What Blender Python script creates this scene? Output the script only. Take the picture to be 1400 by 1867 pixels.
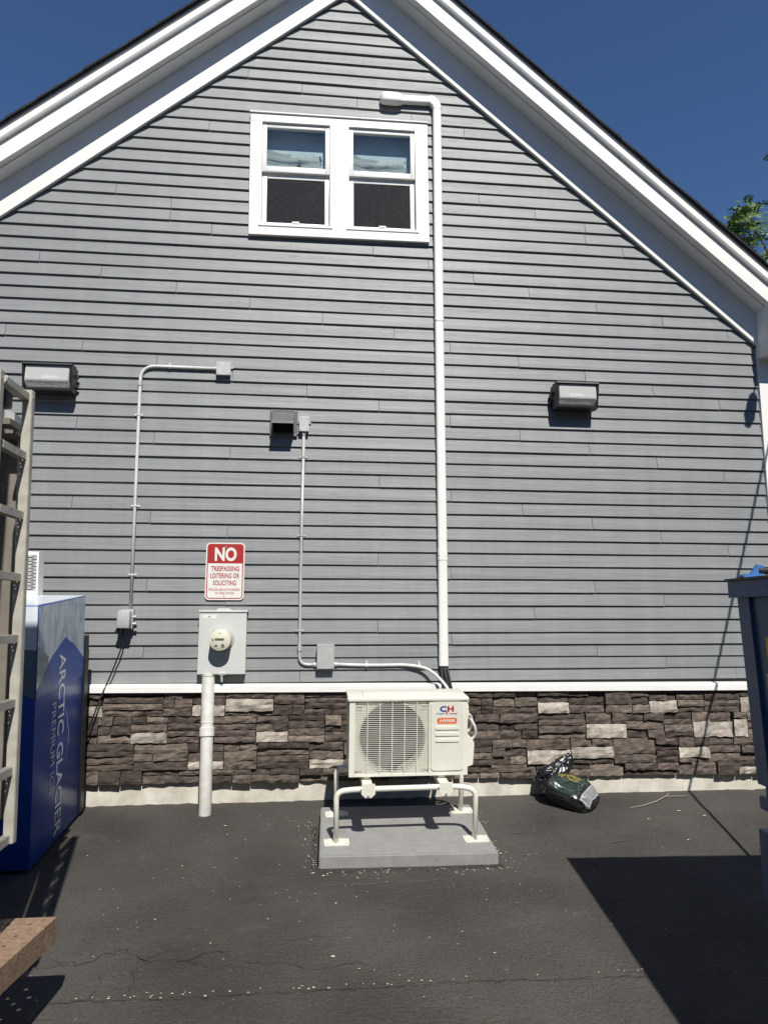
import bpy, bmesh, math, random
from mathutils import Vector, Matrix, noise
R = math.radians
random.seed(7)
for o in list(bpy.data.objects): bpy.data.objects.remove(o)
sc = bpy.context.scene
col = sc.collection

# ---------------------------------------------------------------- camera
cam_d = bpy.data.cameras.new('camera'); cam = bpy.data.objects.new('camera', cam_d); col.objects.link(cam)
PITCH, YAW, ROLL = R(8.224), R(6.033), R(-0.072)
fwd = Vector((math.sin(YAW)*math.cos(PITCH), math.cos(YAW)*math.cos(PITCH), math.sin(PITCH)))
rgt = Vector((math.cos(YAW), -math.sin(YAW), 0)); dwn = fwd.cross(rgt)
r2 = math.cos(ROLL)*rgt + math.sin(ROLL)*dwn; d2 = -math.sin(ROLL)*rgt + math.cos(ROLL)*dwn
M3 = Matrix((r2, -d2, -fwd)).transposed()
cam.matrix_world = Matrix.Translation((0, -5.403, 1.462)) @ M3.to_4x4()
cam_d.sensor_fit = 'VERTICAL'; cam_d.sensor_height = 24.0; cam_d.lens = 1286.1/1867*24.0
cam_d.clip_start = 0.05; cam_d.clip_end = 400
sc.camera = cam
sc.render.resolution_x, sc.render.resolution_y = 767, 1024

# ---------------------------------------------------------------- light
SUN_EL, SUN_AZ = R(47.5), R(9.0)
S = Vector((math.sin(SUN_AZ)*math.cos(SUN_EL), -math.cos(SUN_AZ)*math.cos(SUN_EL), math.sin(SUN_EL)))
w = bpy.data.worlds.new('World'); sc.world = w; w.use_nodes = True
nt = w.node_tree; bg = nt.nodes['Background']
sky = nt.nodes.new('ShaderNodeTexSky'); sky.sky_type = 'NISHITA'; sky.sun_disc = False
sky.sun_elevation = SUN_EL; sky.sun_rotation = R(171); sky.air_density = 1.0; sky.dust_density = 0.0; sky.ozone_density = 10.0
nt.links.new(sky.outputs[0], bg.inputs[0]); bg.inputs[1].default_value = 0.085
sun_d = bpy.data.lights.new('sun', 'SUN'); sun_d.energy = 5.0; sun_d.angle = R(0.53); sun_d.color = (1.0, 0.955, 0.88)
sun = bpy.data.objects.new('sun', sun_d); col.objects.link(sun); sun.location = S*30
sun.rotation_euler = (-S).to_track_quat('-Z', 'Y').to_euler()
vs = sc.view_settings; vs.view_transform = 'Standard'; vs.look = 'None'; vs.exposure = 0.15; vs.gamma = 1.0; vs.use_curve_mapping = False

# ---------------------------------------------------------------- materials
def mat(name, c, rough=.6, var=.12, vs_=12., bump=0., bs=150., metal=0., stretch=(1, 1, 1), spec=.5, rnd=0., c2=None, coat=0., obj=True):
    m = bpy.data.materials.new(name); m.use_nodes = True; n = m.node_tree.nodes; l = m.node_tree.links
    b = n['Principled BSDF']; b.inputs['Roughness'].default_value = rough; b.inputs['Metallic'].default_value = metal
    b.inputs['Specular IOR Level'].default_value = spec
    if coat: b.inputs['Coat Weight'].default_value = coat; b.inputs['Coat Roughness'].default_value = .06
    tc = n.new('ShaderNodeTexCoord'); mp = n.new('ShaderNodeMapping'); mp.inputs['Scale'].default_value = stretch
    l.new(tc.outputs['Object'], mp.inputs[0]); vec = mp.outputs[0]
    oi = n.new('ShaderNodeObjectInfo')
    if rnd:
        ad = n.new('ShaderNodeVectorMath'); ad.operation = 'MULTIPLY_ADD'
        ad.inputs[1].default_value = (37, 21, 53); l.new(oi.outputs['Random'], ad.inputs[0]); l.new(vec, ad.inputs[2]); vec = ad.outputs[0]
    nz = n.new('ShaderNodeTexNoise'); nz.inputs['Scale'].default_value = vs_; nz.inputs['Detail'].default_value = 6; nz.inputs['Roughness'].default_value = .62
    l.new(vec, nz.inputs['Vector'])
    mx = n.new('ShaderNodeMix'); mx.data_type = 'RGBA'
    c2 = c2 or tuple(max(0, x*(1-2*var)) for x in c)
    c1 = c if c2 and var == 0 else tuple(min(1, x*(1+var)) for x in c)
    mx.inputs[6].default_value = (*c1, 1); mx.inputs[7].default_value = (*c2, 1)
    rp = n.new('ShaderNodeMapRange'); rp.inputs[1].default_value = .3; rp.inputs[2].default_value = .72
    l.new(nz.outputs[0], rp.inputs[0]); l.new(rp.outputs[0], mx.inputs[0])
    out = mx.outputs[2]
    if rnd:
        hs = n.new('ShaderNodeHueSaturation'); mr = n.new('ShaderNodeMapRange'); mr.inputs[3].default_value = 1-rnd; mr.inputs[4].default_value = 1+rnd
        l.new(oi.outputs['Random'], mr.inputs[0]); l.new(mr.outputs[0], hs.inputs['Value']); l.new(out, hs.inputs['Color']); out = hs.outputs[0]
    l.new(out, b.inputs['Base Color'])
    if bump:
        bz = n.new('ShaderNodeTexNoise'); bz.inputs['Scale'].default_value = bs; bz.inputs['Detail'].default_value = 5; l.new(vec, bz.inputs['Vector'])
        bp = n.new('ShaderNodeBump'); bp.inputs['Strength'].default_value = bump; bp.inputs['Distance'].default_value = .004
        l.new(bz.outputs[0], bp.inputs['Height']); l.new(bp.outputs[0], b.inputs['Normal'])
    m['bsdf'] = 1
    return m

MT = {}
MT['siding'] = mat('grey_siding_paint', (.218, .229, .232), .50, .05, 2.2, .40, 1., stretch=(2.0, 30, 46), rnd=.04, spec=.42)
# embossed wood grain: rings stretched along the board
def grain(m):
    n = m.node_tree.nodes; l = m.node_tree.links
    bp = [x for x in n if x.type == 'BUMP'][0]; bz = bp.inputs['Height'].links[0].from_node
    bz.inputs['Scale'].default_value = 2.6; bz.inputs['Detail'].default_value = 3; bz.inputs['Distortion'].default_value = 1.6
    vec = bz.inputs['Vector'].links[0].from_socket
    wv = n.new('ShaderNodeTexNoise'); wv.inputs['Scale'].default_value = 6; wv.inputs['Detail'].default_value = 4
    l.new(vec, wv.inputs['Vector']); ad = n.new('ShaderNodeMath'); ad.operation = 'MULTIPLY_ADD'; ad.inputs[1].default_value = .6
    l.new(wv.outputs[0], ad.inputs[0]); l.new(bz.outputs[0], ad.inputs[2]); mk = n.new('ShaderNodeTexNoise'); mk.inputs['Scale'].default_value = .33; mk.inputs['Detail'].default_value = 2; l.new(vec, mk.inputs['Vector'])
    mr = n.new('ShaderNodeMapRange'); mr.inputs[1].default_value = .40; mr.inputs[2].default_value = .62; mr.inputs[3].default_value = .12; mr.inputs[4].default_value = 1.0; l.new(mk.outputs[0], mr.inputs[0])
    mu = n.new('ShaderNodeMath'); mu.operation = 'MULTIPLY'; l.new(ad.outputs[0], mu.inputs[0]); l.new(mr.outputs[0], mu.inputs[1]); l.new(mu.outputs[0], bp.inputs['Height'])
    bp.inputs['Distance'].default_value = .0042
    nz = [x for x in n if x.type == 'TEX_NOISE' and x not in (bz, wv, mk)][0]; nz.inputs['Scale'].default_value = 3
    # rain streaks and dust, fixed to the wall
    b = n['Principled BSDF']; tc = [x for x in n if x.type == 'TEX_COORD'][0]; src = b.inputs['Base Color'].links[0].from_socket
    mp = n.new('ShaderNodeMapping'); mp.inputs['Scale'].default_value = (7, 1, .55); l.new(tc.outputs['Object'], mp.inputs[0])
    st = n.new('ShaderNodeTexNoise'); st.inputs['Scale'].default_value = 1; st.inputs['Detail'].default_value = 6; st.inputs['Roughness'].default_value = .7; l.new(mp.outputs[0], st.inputs['Vector'])
    r1 = n.new('ShaderNodeMapRange'); r1.inputs[1].default_value = .3; r1.inputs[2].default_value = .7; r1.inputs[3].default_value = .91; r1.inputs[4].default_value = 1.07; l.new(st.outputs[0], r1.inputs[0])
    hv = n.new('ShaderNodeHueSaturation'); l.new(src, hv.inputs['Color']); l.new(r1.outputs[0], hv.inputs['Value'])
    m3 = n.new('ShaderNodeMapping'); m3.inputs['Scale'].default_value = (4.5, 1, 14); l.new(tc.outputs['Object'], m3.inputs[0])
    sc_ = n.new('ShaderNodeTexNoise'); sc_.inputs['Scale'].default_value = 1.3; sc_.inputs['Detail'].default_value = 8; sc_.inputs['Roughness'].default_value = .72; l.new(m3.outputs[0], sc_.inputs['Vector'])
    r2 = n.new('ShaderNodeMapRange'); r2.inputs[1].default_value = .70; r2.inputs[2].default_value = .80; r2.inputs[4].default_value = .38; l.new(sc_.outputs[0], r2.inputs[0])
    m4 = n.new('ShaderNodeMix'); m4.data_type = 'RGBA'; m4.inputs[7].default_value = (.40, .40, .38, 1); l.new(hv.outputs[0], m4.inputs[6]); l.new(r2.outputs[0], m4.inputs[0]); l.new(m4.outputs[2], b.inputs['Base Color'])
grain(MT['siding'])
MT['white'] = mat('white_trim_paint', (.79, .785, .76), .5, .03, 6, .12, 60, spec=.4)
MT['white_pvc'] = mat('white_pvc', (.81, .805, .78), .35, .02, 9)
MT['riser_pvc'] = mat('weathered_pvc', (.68, .67, .635), .45, .10, 14, .05, 80)
MT['drip'] = mat('grey_drip_edge', (.22, .22, .23), .5, .1, 8)
MT['shingle'] = mat('black_shingle', (.022, .023, .025), .95, .3, 90, .6, 300)
MT['sheath'] = mat('dark_sheathing', (.05, .05, .05), .9)
MT['stone'] = mat('brown_ledgestone', (.112, .087, .072), .92, .3, 19, 1.0, 70, rnd=.42, stretch=(1, 1, 2.2), c2=(.016, .0135, .0125))
MT['stone_grey'] = mat('grey_ledgestone', (.175, .142, .114), .92, .3, 20, 1.0, 70, rnd=.25, stretch=(1, 1, 2.4), c2=(.045, .036, .031))
MT['stone_pale'] = mat('pale_ledgestone', (.47, .43, .375), .88, .15, 15, 1.0, 70, rnd=.2, c2=(.17, .14, .115))
MT['mortar'] = mat('dark_mortar', (.012, .011, .011), .95)
MT['concrete'] = mat('painted_foundation', (.62, .60, .53), .88, .08, 6, .4, 45, c2=(.40, .37, .31))
MT['galv'] = mat('galvanised_conduit', (.50, .50, .49), .45, .08, 30, metal=.15)
MT['pale_conduit'] = mat('painted_conduit', (.66, .66, .63), .42, .05, 30)
MT['boxgrey'] = mat('grey_metal_box', (.40, .42, .41), .5, .05, 20)
MT['lightbox'] = mat('pale_grey_enamel', (.56, .58, .56), .42, .04, 7, .05, 60)
MT['bronze'] = mat('dark_bronze_housing', (.018, .018, .019), .45, .2, 30)
MT['black'] = mat('black_plastic', (.016, .016, .017), .45, .15, 30)
MT['rubber'] = mat('black_cable', (.012, .012, .013), .6, .1, 30)
MT['hood'] = mat('dark_grey_vent_plastic', (.13, .13, .135), .4, .1, 30)
MT['cream'] = mat('cream_metal', (.73, .725, .64), .38, .03, 6)
MT['cream_shade'] = mat('cream_plastic', (.69, .685, .61), .45, .03, 6)
MT['fan'] = mat('violet_reflection_fan', (.085, .08, .145), .22, .2, 14)  # violet of the reflections is put into the fan colour
MT['coil'] = mat('aluminium_coil', (.030, .033, .030), .5, .3, 60)
MT['pad'] = mat('grey_composite_pad', (.275, .272, .266), .85, .08, 14, .5, 160)
MT['redink'] = mat('red_ink', (.37, .018, .018), .5, .05, 20)
MT['signwhite'] = mat('reflective_white', (.74, .73, .70), .4, .03, 20)
MT['blueink'] = mat('logo_blue', (.025, .06, .26), .5, .02)
MT['orange'] = mat('orange_badge', (.74, .15, .025), .45, .05)
MT['ice_navy'] = mat('navy_vinyl', (.021, .078, .36), .32, .08, 3, spec=.3)
MT['ice_mid'] = mat('slate_blue_vinyl', (.10, .15, .20), .2, .35, 6, stretch=(1, 1, .4), coat=.12, c2=(.17, .20, .215))
MT['ice_pale'] = mat('ice_print_vinyl', (.62, .67, .70), .3, .15, 5, stretch=(2.2, 5, 1.6), coat=.12, c2=(.22, .31, .43))
MT['ice_front'] = mat('pale_ice_print', (.80, .83, .85), .25, .05, 4, stretch=(1, 1, .5), c2=(.50, .62, .72), coat=.12)
MT['ice_text'] = mat('white_vinyl_letters', (.80, .82, .85), .3, .03, 20)
MT['alu'] = mat('weathered_aluminium', (.50, .48, .42), .5, .14, 16, .15, 90, metal=.25)
MT['tan'] = mat('tan_painted_steel', (.20, .18, .15), .6, .15, 9, .15, 90)
MT['rust'] = mat('rusty_brown_deck', (.27, .185, .12), .95, .2, 34, 1.0, 110, c2=(.17, .11, .068))
MT['dump'] = mat('navy_dumpster_paint', (.018, .058, .155), .45, .2, 5, .3, 30, c2=(.05, .09, .16))
MT['dumpblue'] = mat('bright_blue_steel', (.045, .17, .44), .45, .15, 12)
MT['lid'] = mat('black_lid_plastic', (.035, .035, .036), .55, .15, 10)
MT['yellow'] = mat('yellow_sticker', (.62, .42, .03), .5, .08, 12)
MT['leaf'] = mat('green_leaf', (.13, .20, .03), .5, .2, 3, rnd=.0, c2=(.04, .095, .016))
MT['leaf_dark'] = mat('dark_leaf', (.05, .085, .02), .7, .3, 4, 1.0, 9, c2=(.015, .03, .008))
MT['bark'] = mat('brown_bark', (.10, .075, .055), .95, .3, 20, .8, 60)
MT['truckwhite'] = mat('off_white_truck_paint', (.55, .53, .48), .45, .06, 4)
MT['tyre'] = mat('tyre_rubber', (.02, .02, .02), .85)
MT['debris'] = mat('cream_petal', (.60, .57, .47), .8, .15, 40)
MT['gravel'] = mat('dark_gravel', (.05, .048, .046), .95, .4, 90)
MT['twig'] = mat('dry_twig', (.36, .30, .22), .9, .2, 30)
MT['crack'] = mat('crack_dark', (.012, .012, .012), .98)
MT['interior'] = mat('dim_room_wall', (.07, .07, .08), .9)
MT['cloth'] = mat('white_curtain', (.60, .62, .61), .9, .06, 14, .3, 60)
MT['blind'] = mat('slate_blind', (.72, .78, .82), .8, .1, 6)
MT['dial'] = mat('cream_dial', (.62, .62, .50), .5, .03, 20)
MT['lcd'] = mat('meter_display', (.11, .11, .08), .3)
MT['tank'] = mat('steel_cable', (.10, .10, .10), .5, .1, 20, metal=.5)

def asphalt():
    m = mat('asphalt', (.080, .073, .063), .92, .0, 120, 1.0, 130, c2=(.030, .0275, .0245))
    n = m.node_tree.nodes; l = m.node_tree.links; b = n['Principled BSDF']
    src = b.inputs['Base Color'].links[0].from_socket; tc = [x for x in n if x.type == 'TEX_COORD'][0]
    big = n.new('ShaderNodeTexNoise'); big.inputs['Scale'].default_value = 1.1; big.inputs['Detail'].default_value = 7; l.new(tc.outputs['Object'], big.inputs['Vector'])
    mr = n.new('ShaderNodeMapRange'); mr.inputs[1].default_value = .3; mr.inputs[2].default_value = .7; mr.inputs[3].default_value = .66; mr.inputs[4].default_value = 1.36; l.new(big.outputs[0], mr.inputs[0])
    hs = n.new('ShaderNodeHueSaturation'); l.new(src, hs.inputs['Color']); l.new(mr.outputs[0], hs.inputs['Value'])
    # light aggregate flecks and dusty scuffs
    vo = n.new('ShaderNodeTexVoronoi'); vo.inputs['Scale'].default_value = 120; l.new(tc.outputs['Object'], vo.inputs['Vector'])
    fl = n.new('ShaderNodeMapRange'); fl.inputs[1].default_value = .19; fl.inputs[2].default_value = .10; fl.inputs[3].default_value = 0; fl.inputs[4].default_value = .55; l.new(vo.outputs['Distance'], fl.inputs[0])
    sel = n.new('ShaderNodeMath'); sel.operation = 'GREATER_THAN'; sel.inputs[1].default_value = .84
    sp = n.new('ShaderNodeSeparateColor'); l.new(vo.outputs['Color'], sp.inputs[0]); l.new(sp.outputs[0], sel.inputs[0])
    mu = n.new('ShaderNodeMath'); mu.operation = 'MULTIPLY'; l.new(fl.outputs[0], mu.inputs[0]); l.new(sel.outputs[0], mu.inputs[1])
    mx = n.new('ShaderNodeMix'); mx.data_type = 'RGBA'; mx.inputs[7].default_value = (.17, .16, .14, 1); l.new(hs.outputs[0], mx.inputs[6]); l.new(mu.outputs[0], mx.inputs[0])
    du = n.new('ShaderNodeTexNoise'); du.inputs['Scale'].default_value = 3.2; du.inputs['Detail'].default_value = 9; du.inputs['Roughness'].default_value = .75
    mp = n.new('ShaderNodeMapping'); mp.inputs['Scale'].default_value = (.6, 1.5, 1); l.new(tc.outputs['Object'], mp.inputs[0]); l.new(mp.outputs[0], du.inputs['Vector'])
    dr = n.new('ShaderNodeMapRange'); dr.inputs[1].default_value = .54; dr.inputs[2].default_value = .78; dr.inputs[4].default_value = .42; l.new(du.outputs[0], dr.inputs[0])
    m2 = n.new('ShaderNodeMix'); m2.data_type = 'RGBA'; m2.inputs[7].default_value = (.11, .098, .08, 1); l.new(mx.outputs[2], m2.inputs[6]); l.new(dr.outputs[0], m2.inputs[0])
    l.new(m2.outputs[2], b.inputs['Base Color'])
    bp = [x for x in n if x.type == 'BUMP'][0]; bp.inputs['Distance'].default_value = .006; bz = bp.inputs['Height'].links[0].from_node
    md = n.new('ShaderNodeTexNoise'); md.inputs['Scale'].default_value = 46; md.inputs['Detail'].default_value = 4; md.inputs['Roughness'].default_value = .6; mm = n.new('ShaderNodeMapping'); mm.inputs['Scale'].default_value = (.7, 1.3, 1); mm.inputs['Rotation'].default_value = (0, 0, .5)
    l.new(tc.outputs['Object'], mm.inputs[0]); l.new(mm.outputs[0], md.inputs['Vector'])
    pm = n.new('ShaderNodeTexNoise'); pm.inputs['Scale'].default_value = 1.7; pm.inputs['Detail'].default_value = 3; l.new(tc.outputs['Object'], pm.inputs['Vector'])
    pr = n.new('ShaderNodeMapRange'); pr.inputs[1].default_value = .38; pr.inputs[2].default_value = .62; pr.inputs[3].default_value = .5; pr.inputs[4].default_value = 3.2; l.new(pm.outputs[0], pr.inputs[0])
    mz = n.new('ShaderNodeMath'); mz.operation = 'MULTIPLY'; l.new(md.outputs[0], mz.inputs[0]); l.new(pr.outputs[0], mz.inputs[1])
    az = n.new('ShaderNodeMath'); az.operation = 'ADD'; l.new(mz.outputs[0], az.inputs[0]); l.new(bz.outputs[0], az.inputs[1]); l.new(az.outputs[0], bp.inputs['Height'])
    return m
MT['asphalt'] = asphalt()

def glass_mat(name, tint, refl_rough=.02):
    m = bpy.data.materials.new(name); m.use_nodes = True; n = m.node_tree.nodes; l = m.node_tree.links
    n.remove(n['Principled BSDF']); out = n['Material Output']
    tr = n.new('ShaderNodeBsdfTransparent'); tr.inputs[0].default_value = (*tint, 1)
    gl = n.new('ShaderNodeBsdfGlossy'); gl.inputs['Roughness'].default_value = refl_rough
    fr = n.new('ShaderNodeFresnel'); fr.inputs[0].default_value = 2.1
    tcn = n.new('ShaderNodeTexCoord'); nz = n.new('ShaderNodeTexNoise'); nz.inputs['Scale'].default_value = 3; l.new(tcn.outputs['Object'], nz.inputs['Vector'])
    bp = n.new('ShaderNodeBump'); bp.inputs['Strength'].default_value = .05; bp.inputs['Distance'].default_value = .02; l.new(nz.outputs[0], bp.inputs['Height']); l.new(bp.outputs[0], gl.inputs['Normal'])
    ge = n.new('ShaderNodeNewGeometry'); iv = n.new('ShaderNodeMath'); iv.operation = 'SUBTRACT'; iv.inputs[0].default_value = 1; l.new(ge.outputs['Backfacing'], iv.inputs[1]); mu = n.new('ShaderNodeMath'); mu.operation = 'MULTIPLY'; l.new(fr.outputs[0], mu.inputs[0]); l.new(iv.outputs[0], mu.inputs[1])
    ms = n.new('ShaderNodeMixShader'); l.new(mu.outputs[0], ms.inputs[0]); l.new(tr.outputs[0], ms.inputs[1]); l.new(gl.outputs[0], ms.inputs[2]); l.new(ms.outputs[0], out.inputs[0])
    return m
MT['glass'] = glass_mat('window_glass', (.86, .9, .9))
def screen_mat():
    m = bpy.data.materials.new('insect_screen'); m.use_nodes = True; n = m.node_tree.nodes; l = m.node_tree.links
    b = n['Principled BSDF']; b.inputs['Base Color'].default_value = (.03, .03, .04, 1); b.inputs['Roughness'].default_value = .6
    tc = n.new('ShaderNodeTexCoord'); mp = n.new('ShaderNodeMapping'); mp.inputs['Scale'].default_value = (6, 1, 60); nz = n.new('ShaderNodeTexNoise'); nz.inputs['Scale'].default_value = 4; nz.inputs['Detail'].default_value = 6
    l.new(tc.outputs['Object'], mp.inputs[0]); l.new(mp.outputs[0], nz.inputs['Vector'])
    mr = n.new('ShaderNodeMapRange'); mr.inputs[1].default_value = .5; mr.inputs[2].default_value = .75; mr.inputs[3].default_value = .0; mr.inputs[4].default_value = 1; l.new(nz.outputs[0], mr.inputs[0])
    cx = n.new('ShaderNodeMix'); cx.data_type = 'RGBA'; cx.inputs[6].default_value = (.014, .013, .019, 1); cx.inputs[7].default_value = (.15, .15, .16, 1); l.new(mr.outputs[0], cx.inputs[0]); l.new(cx.outputs[2], b.inputs['Base Color'])
    tr = n.new('ShaderNodeBsdfTransparent'); ms = n.new('ShaderNodeMixShader'); ms.inputs[0].default_value = .62
    l.new(tr.outputs[0], ms.inputs[1]); l.new(b.outputs[0], ms.inputs[2]); l.new(ms.outputs[0], n['Material Output'].inputs[0])
    return m
MT['screen'] = screen_mat()
def lens_mat():
    m = mat('prismatic_lens', (.66, .66, .62), .2, .12, 18, .6, 1., stretch=(1, 1, 1), spec=.7)
    n = m.node_tree.nodes; l = m.node_tree.links; bp = [x for x in n if x.type == 'BUMP'][0]
    wv = n.new('ShaderNodeTexWave'); wv.inputs['Scale'].default_value = 38; wv.bands_direction = 'X'
    tc = [x for x in n if x.type == 'TEX_COORD'][0]; l.new(tc.outputs['Object'], wv.inputs['Vector']); l.new(wv.outputs[0], bp.inputs['Height'])
    b = n['Principled BSDF']; b.inputs['Transmission Weight'].default_value = .25
    return m
MT['lens'] = lens_mat()
def clear_ribbed():
    m = glass_mat('ribbed_lens_glass', (.93, .94, .93), .06); n = m.node_tree.nodes; l = m.node_tree.links
    bp = [x for x in n if x.type == 'BUMP'][0]; wv = n.new('ShaderNodeTexWave'); wv.bands_direction = 'X'; wv.inputs['Scale'].default_value = 30; wv.inputs['Distortion'].default_value = 2.5; wv.inputs['Detail'].default_value = 3
    tc = [x for x in n if x.type == 'TEX_COORD'][0]; l.new(tc.outputs['Object'], wv.inputs['Vector']); l.new(wv.outputs[0], bp.inputs['Height']); bp.inputs['Strength'].default_value = .35; bp.inputs['Distance'].default_value = .004
    df = n.new('ShaderNodeBsdfTranslucent'); df.inputs[0].default_value = (.7, .7, .68, 1); d2 = n.new('ShaderNodeBsdfDiffuse'); d2.inputs[0].default_value = (.82, .82, .79, 1); l.new(bp.outputs[0], d2.inputs['Normal'])
    ms = [x for x in n if x.type == 'MIX_SHADER'][0]; m1 = n.new('ShaderNodeMixShader'); m1.inputs[0].default_value = .56; l.new(ms.outputs[0], m1.inputs[1]); l.new(d2.outputs[0], m1.inputs[2]); l.new(m1.outputs[0], n['Material Output'].inputs[0])
    return m
MT['lensglass'] = clear_ribbed()
MT['reflector'] = mat('aluminium_reflector', (.70, .70, .67), .35, .2, 22, .4, 40, metal=.2)
def bag_mat():
    m = mat('printed_plastic_bag', (.015, .016, .017), .25, .2, 20, .5, 30, spec=.6)
    n = m.node_tree.nodes; l = m.node_tree.links; b = n['Principled BSDF']
    src = b.inputs['Base Color'].links[0].from_socket
    tc = n.new('ShaderNodeUVMap'); tc.uv_map = 'print'; sp = n.new('ShaderNodeSeparateXYZ'); l.new(tc.outputs[0], sp.inputs[0])
    def mth(op, a, c):
        mm = n.new('ShaderNodeMath'); mm.operation = op
        for k, x in enumerate((a, c)):
            if isinstance(x, (int, float)): mm.inputs[k].default_value = x
            else: l.new(x, mm.inputs[k])
        return mm.outputs[0]
    def rect(x0, x1, y0, y1):
        u, v = sp.outputs[0], sp.outputs[1]
        return mth('MULTIPLY', mth('MULTIPLY', mth('GREATER_THAN', u, x0), mth('LESS_THAN', u, x1)), mth('MULTIPLY', mth('GREATER_THAN', v, y0), mth('LESS_THAN', v, y1)))
    def over(base, colr, f):
        mx = n.new('ShaderNodeMix'); mx.data_type = 'RGBA'; l.new(base, mx.inputs[6]); mx.inputs[7].default_value = (*colr, 1); l.new(f, mx.inputs[0]); return mx.outputs[2]
    nz = n.new('ShaderNodeTexNoise'); nz.inputs['Scale'].default_value = 16; l.new(tc.outputs[0], nz.inputs['Vector'])
    wv = n.new('ShaderNodeTexWave'); wv.bands_direction = 'Y'; wv.inputs['Scale'].default_value = 9; l.new(tc.outputs[0], wv.inputs['Vector'])
    o = over(src, (.016, .030, .026), rect(-.45, .14, -.75, .8))
    o = over(o, (.07, .085, .08), mth('MULTIPLY', rect(-.55, .16, -.75, .8), mth('GREATER_THAN', nz.outputs[0], .56)))
    o = over(o, (.22, .18, .05), mth('MULTIPLY', rect(-.32, .02, -.42, .0), mth('GREATER_THAN', nz.outputs[0], .47)))
    o = over(o, (.30, .31, .31), rect(.24, .80, -.8, .8))
    o = over(o, (.13, .14, .14), mth('MULTIPLY', rect(.30, .74, -.6, .7), mth('GREATER_THAN', wv.outputs[0], .62)))
    l.new(o, b.inputs['Base Color'])
    return m
MT['bag'] = bag_mat()

# ---------------------------------------------------------------- mesh helpers
def box(bm, a, b, bev=0., mtx=None):
    r = bmesh.ops.create_cube(bm, size=1); vs_ = r['verts']
    for v in vs_:
        v.co = Vector([(a[i]+b[i])/2 + v.co[i]*(b[i]-a[i]) for i in range(3)])
    if bev:
        es = list({e for v in vs_ for e in v.link_edges})
        r2_ = bmesh.ops.bevel(bm, geom=es, offset=bev, segments=2, profile=.5, affect='EDGES', clamp_overlap=True); vs_ = r2_['verts']
    if mtx is not None:
        fs = {v for v in vs_}
        for v in fs: v.co = mtx @ v.co
    return vs_
def prism(bm, pts, d, axis='Y', off=0.):
    """polygon pts (2-D) extruded along axis from off to off+d"""
    def co(p, t): return {'Y': (p[0], t, p[1]), 'X': (t, p[0], p[1]), 'Z': (p[0], p[1], t)}[axis]
    a = [bm.verts.new(co(p, off)) for p in pts]; b = [bm.verts.new(co(p, off+d)) for p in pts]
    bm.faces.new(a); bm.faces.new(b[::-1]); n = len(pts)
    for i in range(n): bm.faces.new((a[i], b[i], b[(i+1) % n], a[(i+1) % n]))
    return a+b
def tube(bm, path, r, seg=10, cap=True):
    path = [Vector(p) for p in path]; rs = r if isinstance(r, (list, tuple)) else [r]*len(path)
    rings = []; prev = None
    for i, p in enumerate(path):
        t = (path[min(i+1, len(path)-1)]-path[max(i-1, 0)]).normalized()
        if prev is None:
            up = Vector((0, 0, 1)) if abs(t.z) < .9 else Vector((1, 0, 0)); n1 = t.cross(up).normalized()
        else: n1 = (prev-t*prev.dot(t)).normalized()
        prev = n1; n2 = t.cross(n1)
        rings.append([bm.verts.new(p+(n1*math.cos(2*math.pi*k/seg)+n2*math.sin(2*math.pi*k/seg))*rs[i]) for k in range(seg)])
    for a, b in zip(rings, rings[1:]):
        for k in range(seg): bm.faces.new((a[k], a[(k+1) % seg], b[(k+1) % seg], b[k]))
    if cap: bm.faces.new(rings[0][::-1]); bm.faces.new(rings[-1])
def bend(pts, r=.1, n=6):
    """round the corners of a polyline"""
    pts = [Vector(p) for p in pts]; out = [pts[0]]
    for i in range(1, len(pts)-1):
        p = pts[i]; a = (pts[i-1]-p); b = (pts[i+1]-p); rr = min(r, a.length*.49, b.length*.49)
        A = p+a.normalized()*rr; B = p+b.normalized()*rr
        for k in range(n+1):
            t = k/n; out.append(A*(1-t)**2+p*2*t*(1-t)+B*t*t)
    out.append(pts[-1]); return out
def cyl(bm, p0, p1, r, seg=20): tube(bm, [p0, p1], r, seg)
def rrect(x0, y0, x1, y1, r, n=5):
    out = []
    for cx, cy, a0 in ((x1-r, y1-r, 0), (x0+r, y1-r, 90), (x0+r, y0+r, 180), (x1-r, y0+r, 270)):
        for k in range(n+1):
            a = R(a0+90*k/n); out.append((cx+r*math.cos(a), cy+r*math.sin(a)))
    return out
def obj(name, bm, m, parent=None, smooth=False, keep=True):
    """link bm as one mesh; parent keeps world coordinates when keep, else bm is in the parent's frame"""
    bmesh.ops.recalc_face_normals(bm, faces=bm.faces)
    me = bpy.data.meshes.new(name); bm.to_mesh(me); bm.free()
    o = bpy.data.objects.new(name, me); col.objects.link(o)
    for x in (m if isinstance(m, (list, tuple)) else [m]): me.materials.append(x)
    if smooth: me.shade_smooth() if smooth == 'all' else me.set_sharp_from_angle(angle=R(38))
    if parent is not None:
        o.parent = parent
        if keep: o.matrix_parent_inverse = mworld(parent).inverted()
    return o
def mworld(o):
    m = o.matrix_basis.copy()
    if o.parent: m = mworld(o.parent) @ o.matrix_parent_inverse @ m
    return m
def tag(o, label, cat, group=None):
    o['label'] = label; o['category'] = cat
    if group: o['group'] = group
    return o
def thing(name, label, cat, loc=(0, 0, 0), rot=(0, 0, 0), group=None):
    o = bpy.data.objects.new(name, None); col.objects.link(o); o.empty_display_size = .1
    o.location = loc; o.rotation_euler = rot; return tag(o, label, cat, group)
def struct(name, bm, m, **k):
    o = obj(name, bm, m, **k); o['kind'] = 'structure'; return o
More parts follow.
